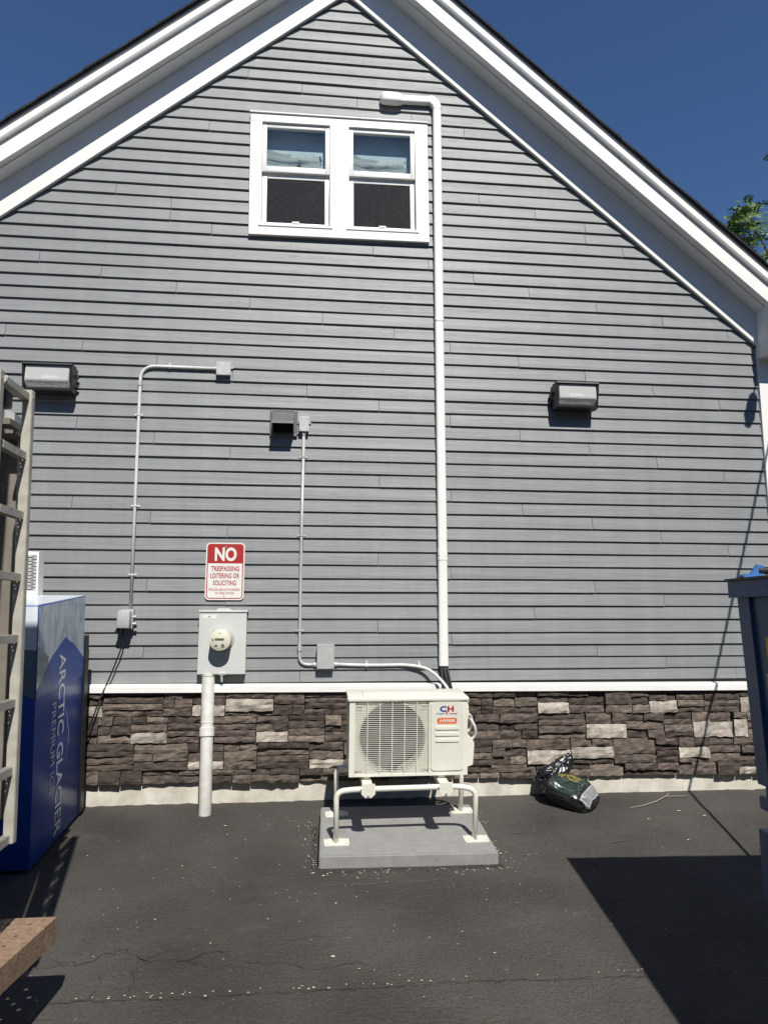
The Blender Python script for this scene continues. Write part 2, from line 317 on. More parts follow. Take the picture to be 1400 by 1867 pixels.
def text_bm(bm, body, origin, xdir, ydir, width, height, depth=.0006, bold=.012, shear=0., mi=None):
    """lettering as thin raised geometry, fitted to width x height at origin (lower left)"""
    cu = bpy.data.curves.new('lettering', 'FONT'); cu.body = body; cu.size = 1; cu.offset = bold; cu.shear = shear; cu.resolution_u = 3
    ob = bpy.data.objects.new('lettering', cu); col.objects.link(ob)
    dg = bpy.context.evaluated_depsgraph_get(); me = bpy.data.meshes.new_from_object(ob.evaluated_get(dg))
    xs = [v.co.x for v in me.vertices]; ys = [v.co.y for v in me.vertices]; x0, x1, y0, y1 = min(xs), max(xs), min(ys), max(ys)
    xd = Vector(xdir).normalized(); yd = Vector(ydir).normalized(); nd = xd.cross(yd); O = Vector(origin)
    vs_ = [bm.verts.new(O+xd*((v.co.x-x0)/(x1-x0)*width)+yd*((v.co.y-y0)/(y1-y0)*height)+nd*depth) for v in me.vertices]
    fs = []
    for p in me.polygons:
        try: fs.append(bm.faces.new([vs_[i] for i in p.vertices]))
        except ValueError: pass
    if mi is not None:
        for f in fs: f.material_index = mi
    bpy.data.objects.remove(ob); bpy.data.meshes.remove(me); bpy.data.curves.remove(cu)
def NB(): return bmesh.new()
def flat(bm, pts3, mi=0):
    f = bm.faces.new([bm.verts.new(p) for p in pts3]); f.material_index = mi; return f

# the yard slopes down away from the wall: a frame (u right, v up-slope to the wall, w off the ground)
SL = math.atan(.09); GO = Vector((0, 0, .12))
def gz(y): return .12+.09*min(max(y, -9), 1)
def G(u, v, w_=0.): return GO+Vector((u, math.cos(SL)*v-math.sin(SL)*w_, math.sin(SL)*v+math.cos(SL)*w_))
def gthing(name, label, cat, u, v, rz=0, group=None):
    return thing(name, label, cat, G(u, v, 0), (SL, 0, rz), group)

# ================================================================ GROUND
def ground():
    xs = [-60, -30, -12, -6, -3.5] + [-3.0+.035*i for i in range(201)] + [4.5, 7, 13, 30, 60]
    ys = [-60, -30, -14, -9, -6, -4] + [-3.2+.05*i for i in range(63)] + [0.02, 1, 12, 40]
    bm = NB(); g = []
    for y in ys:
        row = []
        for x in xs:
            z = gz(y)
            if -3.1 < x < 4.1 and -3.3 < y < .1:
                z += .006*noise.noise((x*.9, y*.9, 3)) + .0035*noise.noise((x*5, y*5, 1))
                if y > -.12: z += .007*(noise.noise((x*1.3, 9, 0)))+.007*noise.noise((x*15, 4, 2)) + .004
            row.append(bm.verts.new((x, y, z)))
        g.append(row)
    for a, b in zip(g, g[1:]):
        for i in range(len(xs)-1): bm.faces.new((a[i], a[i+1], b[i+1], b[i]))
    struct('ground', bm, MT['asphalt'], smooth='all')
ground()
# cracks and the paving seam: thin ragged dark ribbons a few millimetres over the asphalt
def ribbon(bm, pts, wd, seed, jit=.012, lift=.004):
    rnd = random.Random(seed); P = []
    for (a, b) in zip(pts, pts[1:]):
        n = max(2, int((Vector(b)-Vector(a)).length/.028))
        for k in range(n):
            t = k/n; P.append((a[0]+(b[0]-a[0])*t+rnd.uniform(-jit, jit), a[1]+(b[1]-a[1])*t+rnd.uniform(-jit, jit)))
    P.append(pts[-1]); prev = None
    for i, p in enumerate(P):
        q = P[min(i+1, len(P)-1)]; r0 = P[max(i-1, 0)]; d = Vector((q[0]-r0[0], q[1]-r0[1])); d.normalize(); nn = Vector((-d.y, d.x))
        h = wd*rnd.uniform(.15, 1.)*(.25 if i in (0, len(P)-1) else 1)
        v = [bm.verts.new((p[0]+s*nn.x*h, p[1]+s*nn.y*h, gz(p[1])+lift+.003)) for s in (-1, 1)]
        if prev: bm.faces.new((prev[0], v[0], v[1], prev[1]))
        prev = v
bm = NB()
ribbon(bm, [(-1.09, -1.927), (-.968, -1.954), (-.80, -1.85), (-.691, -1.945), (-.509, -1.973), (-.458, -1.923), (-.314, -1.905)], .0026, 1, .016)
ribbon(bm, [(-.691, -1.945), (-.60, -1.87), (-.47, -1.855), (-.36, -1.85)], .0013, 2, .016)
ribbon(bm, [(-.509, -1.973), (-.38, -2.03), (-.27, -1.994), (-.17, -2.01), (.05, -2.08), (.3, -2.06)], .0014, 3, .018)
ribbon(bm, [(-.968, -1.954), (-1.15, -1.97), (-1.4, -1.93)], .0017, 4, .016)
ribbon(bm, [(-.69, -1.95), (-.72, -2.08), (-.70, -2.21)], .0011, 5, .016)
ribbon(bm, [(-.31, -1.905), (-.14, -1.85), (.1, -1.82)], .0010, 6, .018)
ribbon(bm, [(-.87, -2.02), (-.82, -2.12), (-.85, -2.21)], .0011, 7, .016)
o = struct('pavement_crack', bm, MT['crack'])
bm = NB(); ribbon(bm, [(-2.5, -2.205), (-1.19, -2.209), (-.33, -2.236), (.8, -2.228), (1.28, -2.25), (3.2, -2.27)], .0021, 8, .009)
struct('pavement_seam', bm, MT['crack'])

MT['scuff'] = mat('pale_scuff', (.115, .107, .094), .95, .25, 60)
bm = NB()
for k, (pts, wd) in enumerate((([(.12, -1.33), (.42, -1.315), (.80, -1.30)], .006), ([(.62, -1.42), (.70, -1.405), (.80, -1.40)], .005), ([(.80, -1.30), (.815, -1.36), (.80, -1.41)], .004), ([(1.52, -1.62), (1.75, -1.55), (1.86, -1.42)], .004), ([(1.30, -.72), (1.42, -.70)], .008), ([(1.9, -.9), (2.1, -.86)], .006))):
    ribbon(bm, pts, wd, 20+k, .006, .002)
struct('pavement_scuff', bm, MT['scuff'])

# ================================================================ HOUSE
house = thing('house', 'grey clapboard house gable with white rakes and a stone veneer base', 'house', (.247, .2, .12))
AX, AZ = .247, 6.758
def rakeZ(x): return AZ+.839*(x-AX) if x < AX else AZ-.858*(x-AX)
XL, XR = -3.24, 3.742
ZTR = .9623
WX0, WX1, WZ0, WZ1 = -.455, .848, 4.56, 5.495       # the window opening
def shear(x): return -.0055*(x+1.56)
# wall core with the opening cut out (four slabs round it)
def clip(poly, f):
    out = []
    for i in range(len(poly)):
        p, q = poly[i], poly[(i+1) % len(poly)]; a, b = f(p), f(q)
        if a >= 0: out.append(p)
        if a*b < 0: t = a/(a-b); out.append((p[0]+(q[0]-p[0])*t, p[1]+(q[1]-p[1])*t))
    return out
def gable(poly, dz=0.):
    poly = clip(poly, lambda p: AZ+dz+.839*(p[0]-AX)-p[1]); return clip(poly, lambda p: AZ+dz-.858*(p[0]-AX)-p[1]) if poly else poly
bm = NB()
for a, b, c, d in ((XL, .2, WX0, 7), (WX1, .2, 3.9, 7), (WX0, .2, WX1, WZ0), (WX0, WZ1, WX1, 7)):
    p = gable([(a, b), (c, b), (c, d), (a, d)], .25)
    if len(p) > 2: prism(bm, p, .16, 'Y', .004)
box(bm, (3.74, .164, .1), (3.9, 8.5, 3.9)); box(bm, (XL-.16, .164, .1), (XL, 8.5, 3.9))
siding = obj('clapboard_siding', bm, MT['sheath'], house)
Zs = [0.9623, 1.0505, 1.1412, 1.2331, 1.3255, 1.4264, 1.5275, 1.6292, 1.7306, 1.8318, 1.933, 2.0337, 2.135, 2.2373, 2.3385, 2.4391, 2.541, 2.6435, 2.7441, 2.8436, 2.9474, 3.0514, 3.1548, 3.256, 3.3576, 3.4588, 3.5588, 3.6576, 3.7591, 3.8616, 3.9635, 4.0645, 4.1658, 4.2668, 4.3678, 4.4701, 4.5714, 4.6718, 4.7718, 4.8718, 4.9727, 5.0744]
while Zs[-1] < 6.8: Zs.append(Zs[-1]+.1008)
J = [(3.373, 1.003), (-0.051, 1.016), (2.799, 1.091), (2.239, 1.183), (-1.19, 1.189), (1.092, 1.282), (0.523, 1.378), (2.809, 1.575), (-1.187, 1.682), (2.241, 1.685), (1.089, 1.78), (0.526, 1.881), (3.38, 1.984), (-0.618, 2.084), (2.811, 2.088), (2.246, 2.187), (-1.187, 2.19), (-1.75, 2.284), (1.673, 2.288), (1.101, 2.388), (0.533, 2.485), (3.388, 2.592), (2.815, 2.693), (-0.617, 2.697), (2.244, 2.789), (-1.187, 2.793), (1.669, 2.891), (-1.759, 2.892), (1.101, 2.997), (0.529, 3.105), (-0.041, 3.197), (3.39, 3.199), (2.812, 3.312), (-1.191, 3.407), (2.233, 3.409), (-1.752, 3.499), (1.674, 3.504), (-2.321, 3.605), (1.105, 3.607), (0.652, 3.708), (0.073, 3.806), (2.935, 3.902), (-0.501, 3.908), (-1.075, 4.002), (2.362, 4.011), (-1.652, 4.104), (1.784, 4.113), (-2.118, 4.209), (1.311, 4.213), (0.935, 4.323), (0.477, 4.426), (-0.863, 4.705), (2.286, 4.712), (-1.302, 4.814), (1.852, 4.82), (1.37, 4.913), (-1.778, 4.923), (-0.872, 5.417), (1.252, 5.521), (0.799, 5.628), (0.337, 5.717), (-0.124, 5.82), (-0.571, 5.928)]
rb = random.Random(3)
def board(poly, z0, z1, thick):
    poly = gable(poly, .012)
    if len(poly) < 3: return
    xs = [p[0] for p in poly]; zz = [p[1] for p in poly]
    if max(xs)-min(xs) < .02 or max(zz)-min(zz) < .012: return
    bm = NB(); f = lambda z: -(thick-(thick-.0035)*(z-z0)/(z1-z0))
    dz = rb.uniform(-.0013, .0013)
    a = [bm.verts.new((x, f(z), z+dz)) for x, z in poly]; b = [bm.verts.new((x, .003, z+dz)) for x, z in poly]
    bm.faces.new(a); bm.faces.new(b[::-1])
    for i in range(len(poly)): bm.faces.new((a[i], b[i], b[(i+1) % len(poly)], a[(i+1) % len(poly)]))
    sd = rb.random()*50; x = min(xs)+.28
    while x < max(xs)-.1:
        bmesh.ops.bisect_plane(bm, geom=bm.verts[:]+bm.edges[:]+bm.faces[:], plane_co=(x, 0, 0), plane_no=(1, 0, 0)); x += .30
    for v in bm.verts:
        if v.co.y < -.006:
            v.co.z += .0019*noise.noise((v.co.x*1.7, sd, 0)); v.co.y += .0022*noise.noise((v.co.x*1.3, sd, 4))
    a = [v for v in bm.verts if v.co.y < .0]
    es = [e for e in bm.edges if e.verts[0] in a and e.verts[1] in a and abs(e.verts[0].co.x-e.verts[1].co.x) > .05 and e.verts[0].co.z < z0+.01 and e.verts[1].co.z < z0+.01]
    if es: bmesh.ops.bevel(bm, geom=es, offset=.002, segments=1, affect='EDGES')
    obj('siding_board', bm, MT['siding'], siding)
for i in range(len(Zs)-1):
    z0, z1 = Zs[i], Zs[i+1]; top = z1+.012 if i < len(Zs)-2 else z1
    js = sorted({round(x+k*3.43, 3) for x, z in J if z0 <= z < z1 for k in (-1, 0, 1)})
    js = [x for x in js if XL+.08 < x < XR-.05]; keep = []
    for x in js:
        if not keep or x-keep[-1] > .3: keep.append(x)
    if not keep and z0 < 5: keep = [XL+.4+rb.random()*3]; keep.append(keep[0]+3.43); keep = [x for x in keep if x < XR-.1]
    cuts = [XL]+keep+[XR]
    lo = -.002*(i % 2)
    for a, b in zip(cuts, cuts[1:]):
        a += .0016; b -= .0016; th = .0208+rb.uniform(-.0015, .0020)
        segs = [(a, b, z0, top)]
        if z1 > WZ0 and z0 < WZ1 and b > WX0 and a < WX1:
            segs = []
            if a < WX0: segs.append((a, WX0, z0, top))
            if b > WX1: segs.append((WX1, b, z0, top))
            m0, m1 = max(a, WX0), min(b, WX1)
            if z0 < WZ0: segs.append((m0, m1, z0, WZ0))
            if top > WZ1: segs.append((m0, m1, max(z0, WZ1), top))
        for (p, q, r, s) in segs:
            if q-p > .02: board([(p, r), (q, r), (q, s), (p, s)], z0, top, th)

# white skirt board between siding and stone
bm = NB(); prof = [(.003, .905), (-.088, .905), (-.088, .945), (-.076, .958), (.003, .963)]
P1 = [(XL-.05, y, z+shear(XL)) for y, z in prof]; P2 = [(3.9, y, z+shear(3.9)) for y, z in prof]
a = [bm.verts.new(p) for p in P1]; b = [bm.verts.new(p) for p in P2]; bm.faces.new(a); bm.faces.new(b[::-1])
for i in range(5): bm.faces.new((a[i], b[i], b[(i+1) % 5], a[(i+1) % 5]))
obj('skirt_board', bm, MT['white'], house)
# foundation
bm = NB(); n = 150; rows = []
for k in range(n+1):
    x = XL+(3.9-XL)*k/n; dy = .002*noise.noise((x*6, 2, 0)); rows.append([bm.verts.new((x, -.012+dy, -.05)), bm.verts.new((x, -.014+dy+.004*noise.noise((x*11, 5, 1)), .16+.008*noise.noise((x*4, 0, 0)))), bm.verts.new((x, -.012+dy, .30)), bm.verts.new((x, .16, .30))])
for r, s in zip(rows, rows[1:]):
    for i in range(3): bm.faces.new((r[i], s[i], s[i+1], r[i+1]))
obj('foundation', bm, MT['concrete'], house)

# ---------------------------------------------------------------- stone veneer
bm = NB(); box(bm, (XL, -.034, .275), (3.86, .0035, .93)); veneer = obj('stone_veneer', bm, MT['mortar'], house)
LIGHT = [(-1.566, -1.438, 0.738, 0.812), (-0.818, -0.587, 0.734, 0.811), (-0.585, -0.24, 0.762, 0.854), (-1.237, -0.987, 0.544, 0.627), (-0.362, -0.132, 0.542, 0.621), (-0.837, -0.586, 0.35, 0.417), (0.023, 0.274, 0.35, 0.415), (1.733, 1.979, 0.732, 0.8), (2.615, 2.84, 0.729, 0.804), (3.355, 3.50, 0.728, 0.828), (2.105, 2.425, 0.542, 0.638), (2.96, 3.279, 0.54, 0.64), (3.293, 3.406, 0.539, 0.658), (1.642, 1.978, 0.352, 0.451), (1.982, 2.318, 0.385, 0.47), (2.833, 3.084, 0.376, 0.455), (3.311, 3.45, 0.25, 0.302)]
LIGHT = [(a, b, c-shear(a), d-shear(a)) for a, b, c, d in LIGHT]

rs = random.Random(21); stones = 0
def stone(x0, x1, z0, z1, m, proud=None):
    global stones
    w_, h = x1-x0, z1-z0
    if w_ < .02 or h < .012: return
    stones += 1
    g = .0030; x0 += g; x1 -= g; z0 += g; z1 -= g
    nx = max(3, min(9, int(w_/.034))); nz = 2 if h < .05 else (3 if h < .08 else 4)
    y = proud if proud is not None else -rs.uniform(.046, .080)
    sd = rs.random()*100; bm = NB(); gr = []
    rag = min(.010, h*.20); tilt = rs.uniform(-.008, .008)
    for j in range(nz+1):
        row = []
        for i in range(nx+1):
            tx, tz = i/nx, j/nz; x = x0+(x1-x0)*tx; z = z0+(z1-z0)*tz
            ed = (i in (0, nx)) or (j in (0, nz))
            yy = y+tilt*(tz-.5)+.009*noise.noise((x*13, z*24, sd))+.0075*abs(noise.noise((x*38, z*70, sd)))+.004*noise.noise((x*80, z*120, sd))
            if ed: yy += .004+.003*noise.noise((x*30, z*30, sd+5))
            if j in (0, nz): z += rag*noise.noise((x*24, sd, j*7.))
            if i in (0, nx): x += .004*noise.noise((z*30, sd, i*3.))
            row.append(bm.verts.new((x, yy, z+shear(x))))
        gr.append(row)
    for a, b in zip(gr, gr[1:]):
        for i in range(nx): bm.faces.new((a[i], a[i+1], b[i+1], b[i]))
    rim = gr[0]+[r[-1] for r in gr[1:-1]]+gr[-1][::-1]+[r[0] for r in gr[1:-1]][::-1]
    back = [bm.verts.new((v.co.x, -.030, v.co.z)) for v in rim]
    for i in range(len(rim)): bm.faces.new((rim[i], back[i], back[(i+1) % len(rim)], rim[(i+1) % len(rim)]))
    obj('stone', bm, m, veneer)
def dark(): return MT['stone'] if rs.random() < .74 else MT['stone_grey']
def split(x0, x1, z0, z1):
    """one thin course: one or two stones"""
    if x1-x0 > .2 and rs.random() < .55:
        c = x0+(x1-x0)*rs.uniform(.35, .65); stone(x0, c, z0, z1, dark()); stone(c, x1, z0, z1, dark())
    else: stone(x0, x1, z0, z1, dark())
def cell(x0, x1, z0, z1):
    h = z1-z0
    if h < .11:
        if rs.random() < .5: c = z0+h*rs.uniform(.4, .6); split(x0, x1, z0, c); split(x0, x1, c, z1)
        else: split(x0, x1, z0, z1)
        return
    k = rs.random()
    if k > .62 and h > .15:
        zz = [z0, z0+h*rs.uniform(.2, .27), z0+h*rs.uniform(.45, .54), z0+h*rs.uniform(.72, .79), z1]
        for a, b in zip(zz, zz[1:]): stone(x0, x1, a, b, dark())
        return
    if k < .26: c = z0+h*rs.uniform(.42, .5) if rs.random() < .5 else z0+h*rs.uniform(.3, .38); split(x0, x1, z0, c); 
    if k < .26:
        if z1-c > .09 and x1-x0 > .34: m = x0+(x1-x0)*rs.uniform(.4, .6); stone(x0, m, c, z1, dark()); c2 = c+(z1-c)*.5; split(m, x1, c, c2); split(m, x1, c2, z1)
        else: stone(x0, x1, c, z1, dark())
    elif k < .66:
        a, b = z0+h*rs.uniform(.28, .38), z0+h*rs.uniform(.62, .70); split(x0, x1, z0, a); split(x0, x1, a, b); split(x0, x1, b, z1)
    else:
        c = z0+h*rs.uniform(.5, .62); split(x0, x1, z0, c); split(x0, x1, c, z1)
ROWS = [(.737, .915), (.551, .737), (.367, .551), (.272, .367)]
for (z0, z1) in ROWS:
    ls = sorted([l for l in LIGHT if z0-.03 <= (l[2]+l[3])/2 < z1-.02]); ls = [l for l in ls if z0-.03 <= (l[2]+l[3])/2 <= z1]
    x = -2.0
    for l in ls+[(3.86, 9, 0, 0)]:
        while x < l[0]-.001:
            w_ = rs.uniform(.2, .44); nx_ = x+w_
            if l[0]-nx_ < .14: nx_ = l[0]
            if l[0]-x < .5 and nx_ > l[0]: nx_ = l[0]
            cell(x, nx_, z0, z1); x = nx_
        if l[0] < 3.8:
            a, b = max(l[2], z0), min(l[3], z1)
            if a-z0 < .02: a = z0
            if z1-b < .02: b = z1
            stone(l[0], l[1], a, b, MT['stone_pale'], -.074)
            if a > z0: split(l[0], l[1], z0, a)
            if b < z1:
                if z1-b > .085: c = b+(z1-b)*.5; split(l[0], l[1], b, c); split(l[0], l[1], c, z1)
                else: split(l[0], l[1], b, z1)
            x = l[1]
print('stones', stones)

# ---------------------------------------------------------------- rakes, soffit, roof
def rake(name, prof, m, side, x_end, parent=house, x_start=AX):
    """profile (y, dz above the frieze line) swept along one slope; prof is closed"""
    k = .839 if side < 0 else -.858; bm = NB()
    A = [bm.verts.new((x_start, y, AZ+dz+k*(x_start-AX))) for y, dz in prof]; B = [bm.verts.new((x_end, y, AZ+dz+k*(x_end-AX))) for y, dz in prof]
    bm.faces.new(A); bm.faces.new(B[::-1]); n = len(prof)
    for i in range(n): bm.faces.new((A[i], B[i], B[(i+1) % n], A[(i+1) % n]))
    return obj(name, bm, m, parent)
for side in (-1, 1):
    xe = 4.12 if side > 0 else -3.62; xw = 3.742 if side > 0 else -3.24
    fb = -.034 if side > 0 else -.018
    oy, oz = (-.016, -.019) if side > 0 else (.007, .014)
    sh = lambda pr: [(y+oy if y < -.195 else y, d+oz) for y, d in pr]
    js = .249 if side > 0 else .270
    rake('frieze_board', [(-.020, fb), (-.048, fb), (-.048, js-.002), (-.020, js-.002)], MT['white'], side, 3.7435 if side > 0 else -3.24)
    rake('soffit', [(-.012, js), (-.172, js), (-.172, .31), (-.012, .31)], MT['white'], side, xw)
    rake('soffit_strip', [(-.174, js+.012), (-.214 if side > 0 else -.19, js+.012), (-.214 if side > 0 else -.19, .31), (-.174, .31)], MT['white'], side, xw)
    rake('fascia_board', sh([(-.200, .268), (-.232, .268), (-.232, .47), (-.200, .47)]), MT['white'], side, xe)
    rake('shingle_mould', sh([(-.186, .472), (-.2345, .430), (-.258, .430), (-.266, .445), (-.266, .505), (-.186, .505)]), MT['white'], side, xe)
    rake('drip_edge', sh([(-.19, .507), (-.270, .507), (-.273, .514), (-.262, .519), (-.266, .548), (-.19, .548)]), MT['drip'], side, xe)
    # shingle courses, stepped along the slope
    bm = NB(); k = .839 if side < 0 else -.858; L = abs(xe-AX); n = int(L/.105)
    rsn = random.Random(5+side)
    for i in range(n):
        xa = AX+side*L*i/n; xb = AX+side*L*(i+1.06)/n; y0 = -.286+oy-rsn.uniform(0, .010); z = lambda x, d: AZ+d+k*(x-AX)
        d0, d1 = oz+.549+rsn.uniform(-.001, .001), oz+.566+rsn.uniform(0, .004)
        pts = [(xa, z(xa, d0)), (xb, z(xb, d0)), (xb, z(xb, d1+.006)), (xa, z(xa, d1-.004))]
        a = [bm.verts.new((p[0], y0, p[1])) for p in pts]; b = [bm.verts.new((p[0], 8.6, p[1])) for p in pts]
        bm.faces.new(a); bm.faces.new(b[::-1])
        for j in range(4): bm.faces.new((a[j], b[j], b[(j+1) % 4], a[(j+1) % 4]))
    obj('roof_shingles', bm, MT['shingle'], house)['kind'] = 'stuff'
    rake('roof_deck', [(-.17, .315), (8.5, .315), (8.5, .545+oz), (-.17, .545+oz)], MT['sheath'], side, xe)
# eave return on the right, with the corner board under it
bm = NB(); pts = [(3.745, 3.628), (4.16, 3.628), (4.16, 3.90), (3.745, 4.04)]
prism(bm, pts, .230, 'Y', -.251); obj('eave_return', bm, MT['white'], house)
bm = NB(); box(bm, (3.746, -.20, 3.606), (4.12, -.03, 3.6265)); obj('eave_return_soffit', bm, MT['white'], house)
bm = NB(); box(bm, (3.7445, -.036, .966), (3.905, .003, 3.70), .002); obj('corner_board', bm, MT['white'], house)
bm = NB(); box(bm, (XL-.14, -.036, .97), (XL-.002, .003, 3.66), .002); obj('corner_board', bm, MT['white'], house)
bm = NB(); prism(bm, [(-3.655, 3.48), (-3.24, 3.48), (-3.24, 3.95), (-3.655, 3.75)], .2, 'Y', -.222); obj('eave_return', bm, MT['white'], house)
bm = NB(); box(bm, (XL, 8.4, .1), (3.9, 8.5, 3.7)); obj('rear_wall', bm, MT['sheath'], house)

# ---------------------------------------------------------------- twin window
def window():
    c = Vector((.2005, 0, 5.017)); rot = R(.62)
    T = Matrix.Translation(c) @ Matrix.Rotation(-rot, 4, 'Y') @ Matrix.Translation(-c)
    def W(bm):
        for v in bm.verts: v.co = T @ v.co
        return bm
    x0, x1, z0, z1 = -.533, .934, 4.482, 5.551
    L0, L1, R0, R1 = -.457, .138, .251, .847; b0, t1 = 4.556, 5.494
    bm = NB(); yb, yf = -.002, -.046
    for a, b in (((x0, yf, z0), (L0, yb, z1-.0745)), ((L1, yf, b0), (R0, yb, t1)), ((R1, yf, z0), (x1, yb, z1-.0745)), ((L0, yf-.0005, z0), (R1, yb, b0)), ((x0, yf-.0005, z1-.074), (x1, yb, z1))):
        box(bm, a, b, .0025)
    box(bm, (x0-.004, -.058, z1+.001), (x1+.004, .0, z1+.011))
    win = obj('window', W(bm), MT['white'], house)
    for (a, b) in ((L0, L1), (R0, R1)):
        bm = NB(); fr = .030
        def frame(bm, xa, xb, za, zb, ya, yb_, wd, bottom=None):
            bo = bottom or wd
            box(bm, (xa, ya, za), (xa+wd, yb_, zb), .003); box(bm, (xb-wd, ya, za), (xb, yb_, zb), .003)
            box(bm, (xa+wd, ya+.0006, zb-wd), (xb-wd, yb_, zb), .003); box(bm, (xa+wd, ya+.0006, za), (xb-wd, yb_, za+bo), .003)
        frame(bm, a, b, b0, t1, -.054, .05, .022); obj('frame', W(bm), MT['white_pvc'], win)
        mid = 5.04
        bm = NB(); frame(bm, a+.023, b-.023, mid, t1-.023, -.036, .0, .036, .05); obj('sash', W(bm), MT['white_pvc'], win, smooth=True)
        bm = NB(); frame(bm, a+.023, b-.023, b0+.023, mid-.002, -.008, .03, .04, .034)
        box(bm, ((a+b)/2-.03, -.022, b0+.05), ((a+b)/2+.03, -.009, b0+.064), .003); obj('sash', W(bm), MT['white_pvc'], win, smooth=True)
        bm = NB(); box(bm, (a+.058, -.020, mid+.046), (b-.058, -.014, t1-.058)); obj('pane', W(bm), MT['glass'], win)
        bm = NB(); box(bm, (a+.062, .008, b0+.056), (b-.062, .014, mid-.041)); obj('pane', W(bm), MT['glass'], win)
        bm = NB(); flat(bm, [(a+.062, .0, b0+.056), (b-.062, .0, b0+.056), (b-.062, .0, mid-.041), (a+.062, .0, mid-.041)])
        bmesh.ops.solidify(bm, geom=bm.faces[:], thickness=.0008); obj('screen', W(bm), MT['screen'], win)
        # curtain bunched on the meeting rail
        bm = NB(); n, k = 26, 7; g = []; rc = random.Random(int(a*100)); ph = rc.random()*6
        for j in range(k+1):
            row = []
            for i in range(n+1):
                tx = i/n; hgt = .095+.035*math.exp(-((tx-.05)/.12)**2)+.03*math.sin(tx*2.7+ph)*.5; x = a+.05+tx*(b-a-.13-.02*rc.random()); z = mid+.05+(hgt+.075)*j/k+.006*noise.noise((x*9, j, ph))
                row.append(bm.verts.new((x, .05+.022*math.sin(j*2.1+tx*2)+.006*noise.noise((x*14, j*.7, ph)), z)))
            g.append(row)
        for p, q in zip(g, g[1:]):
            for i in range(n): bm.faces.new((p[i], p[i+1], q[i+1], q[i]))
        bmesh.ops.solidify(bm, geom=bm.faces[:], thickness=.003)
        obj('curtain', W(bm), MT['cloth'], win, smooth='all')
        bm = NB(); box(bm, (a+.02, .078, 5.13), (b-.02, .082, 5.60)); obj('roller_blind', W(bm), MT['blind'], win)
    # the room behind
    bm = NB(); box(bm, (-1.2, .17, 4.2), (1.6, 2.6, 5.75))
    f = min(bm.faces, key=lambda f: f.calc_center_median().y); bmesh.ops.delete(bm, geom=[f], context='FACES')
    obj('attic_room', bm, MT['interior'], house)
window()

# ================================================================ THINGS ON THE WALL
# line-set duct
def duct():
    t = thing('line_set_duct', 'tall white duct running down the siding right of the window to the condenser', 'duct', (1.0, -.03, 1.07))
    sec = rrect(-.036, -.066, .036, -.016, .018, 4)
    def run(bm, p0, p1, zdir=True, s=1.0):
        A = []; B = []
        for (a, y) in sec:
            yy = -.016+(y+.016)*s
            if zdir: A.append(bm.verts.new((p0[0]+a*s, yy, p0[1]))); B.append(bm.verts.new((p1[0]+a*s, yy, p1[1])))
            else: A.append(bm.verts.new((p0[0], yy, p0[1]+a*s))); B.append(bm.verts.new((p1[0], yy, p1[1]+a*s)))
        bm.faces.new(A); bm.faces.new(B[::-1]); n = len(sec)
        for i in range(n): bm.faces.new((A[i], B[i], B[(i+1) % n], A[(i+1) % n]))
    segs = [((1.012, 5.70), (1.013, 3.825)), ((1.013, 3.81), (1.020, 1.955)), ((1.020, 1.875), (1.020, 1.075))]
    for p0, p1 in segs:
        bm = NB(); run(bm, p0, p1); obj('duct_cover', bm, MT['white_pvc'], t, smooth=True)
    for x, z, h in ((1.013, 3.817, .011), (1.020, 1.915, .042)):
        bm = NB(); run(bm, (x, z+h), (x, z-h), True, 1.06)
        for sx in (-.03, .03): cyl(bm, (x+sx, -.068, z), (x+sx, -.072, z), .004, 8)
        obj('coupling', bm, MT['white_pvc'], t, smooth=True)
    # elbow
    bm = NB(); k = 10; prev = None
    for i in range(k+1):
        a = R(90*i/k); cx, cz, rad = .955, 5.70, .057
        ring = []
        for (s, y) in sec:
            rr = rad+s*1.08; yy = -.014+(y+.016)*1.08
            ring.append(bm.verts.new((cx+rr*math.cos(a), yy, cz+rr*math.sin(a)*1.25)))
        if prev:
            for j in range(len(sec)): bm.faces.new((prev[j], ring[j], ring[(j+1) % len(sec)], prev[(j+1) % len(sec)]))
        prev = ring
    obj('elbow', bm, MT['white_pvc'], t, smooth=True)
    bm = NB(); run(bm, (.70, 5.768), (.96, 5.774), False, .98); obj('duct_cover', bm, MT['white_pvc'], t, smooth=True)
    # wall inlet cap: wider, domed
    bm = NB(); S2 = [(s*1.38, -.016+(y+.016)*1.45) for s, y in sec]; prev = None
    for x, f in ((.715, .78), (.672, 1.0), (.575, 1.0), (.55, .93), (.535, .72), (.528, .35)):
        ring = [bm.verts.new((x, -.010+(y+.010)*(.3+.7*f), 5.762+s*f)) for s, y in S2]
        if prev:
            for j in range(len(S2)): bm.faces.new((prev[j], ring[j], ring[(j+1) % len(S2)], prev[(j+1) % len(S2)]))
        else: bm.faces.new(ring[::-1])
        prev = ring
    bm.faces.new(prev); obj('wall_inlet', bm, MT['white_pvc'], t, smooth=True)
    return t
duct()
# insulated lines that leave the duct for the condenser
t = thing('refrigerant_line', 'black insulated refrigerant lines dropping out of the white duct behind the condenser', 'pipe', (1.03, -.06, 1.07))
for i, (dx, r_) in enumerate(((-.016, .012), (.006, .014), (.024, .009))):
    bm = NB(); tube(bm, bend([(1.02+dx, -.042, 1.085), (1.022+dx*1.2, -.06-.012*i, 1.0), (1.035+dx, -.24, .84), (1.02+dx*.4, -.45, .66), (.98, -.575, .56)], .12), r_)
    obj('insulated_line', bm, MT['rubber'], t, smooth='all')
bm = NB()
for k in range(5): cyl(bm, (.995, -.062, 1.05-.016*k), (1.055, -.064, 1.052-.016*k), .0035, 6)
obj('tape_wrap', bm, MT['rubber'], t)

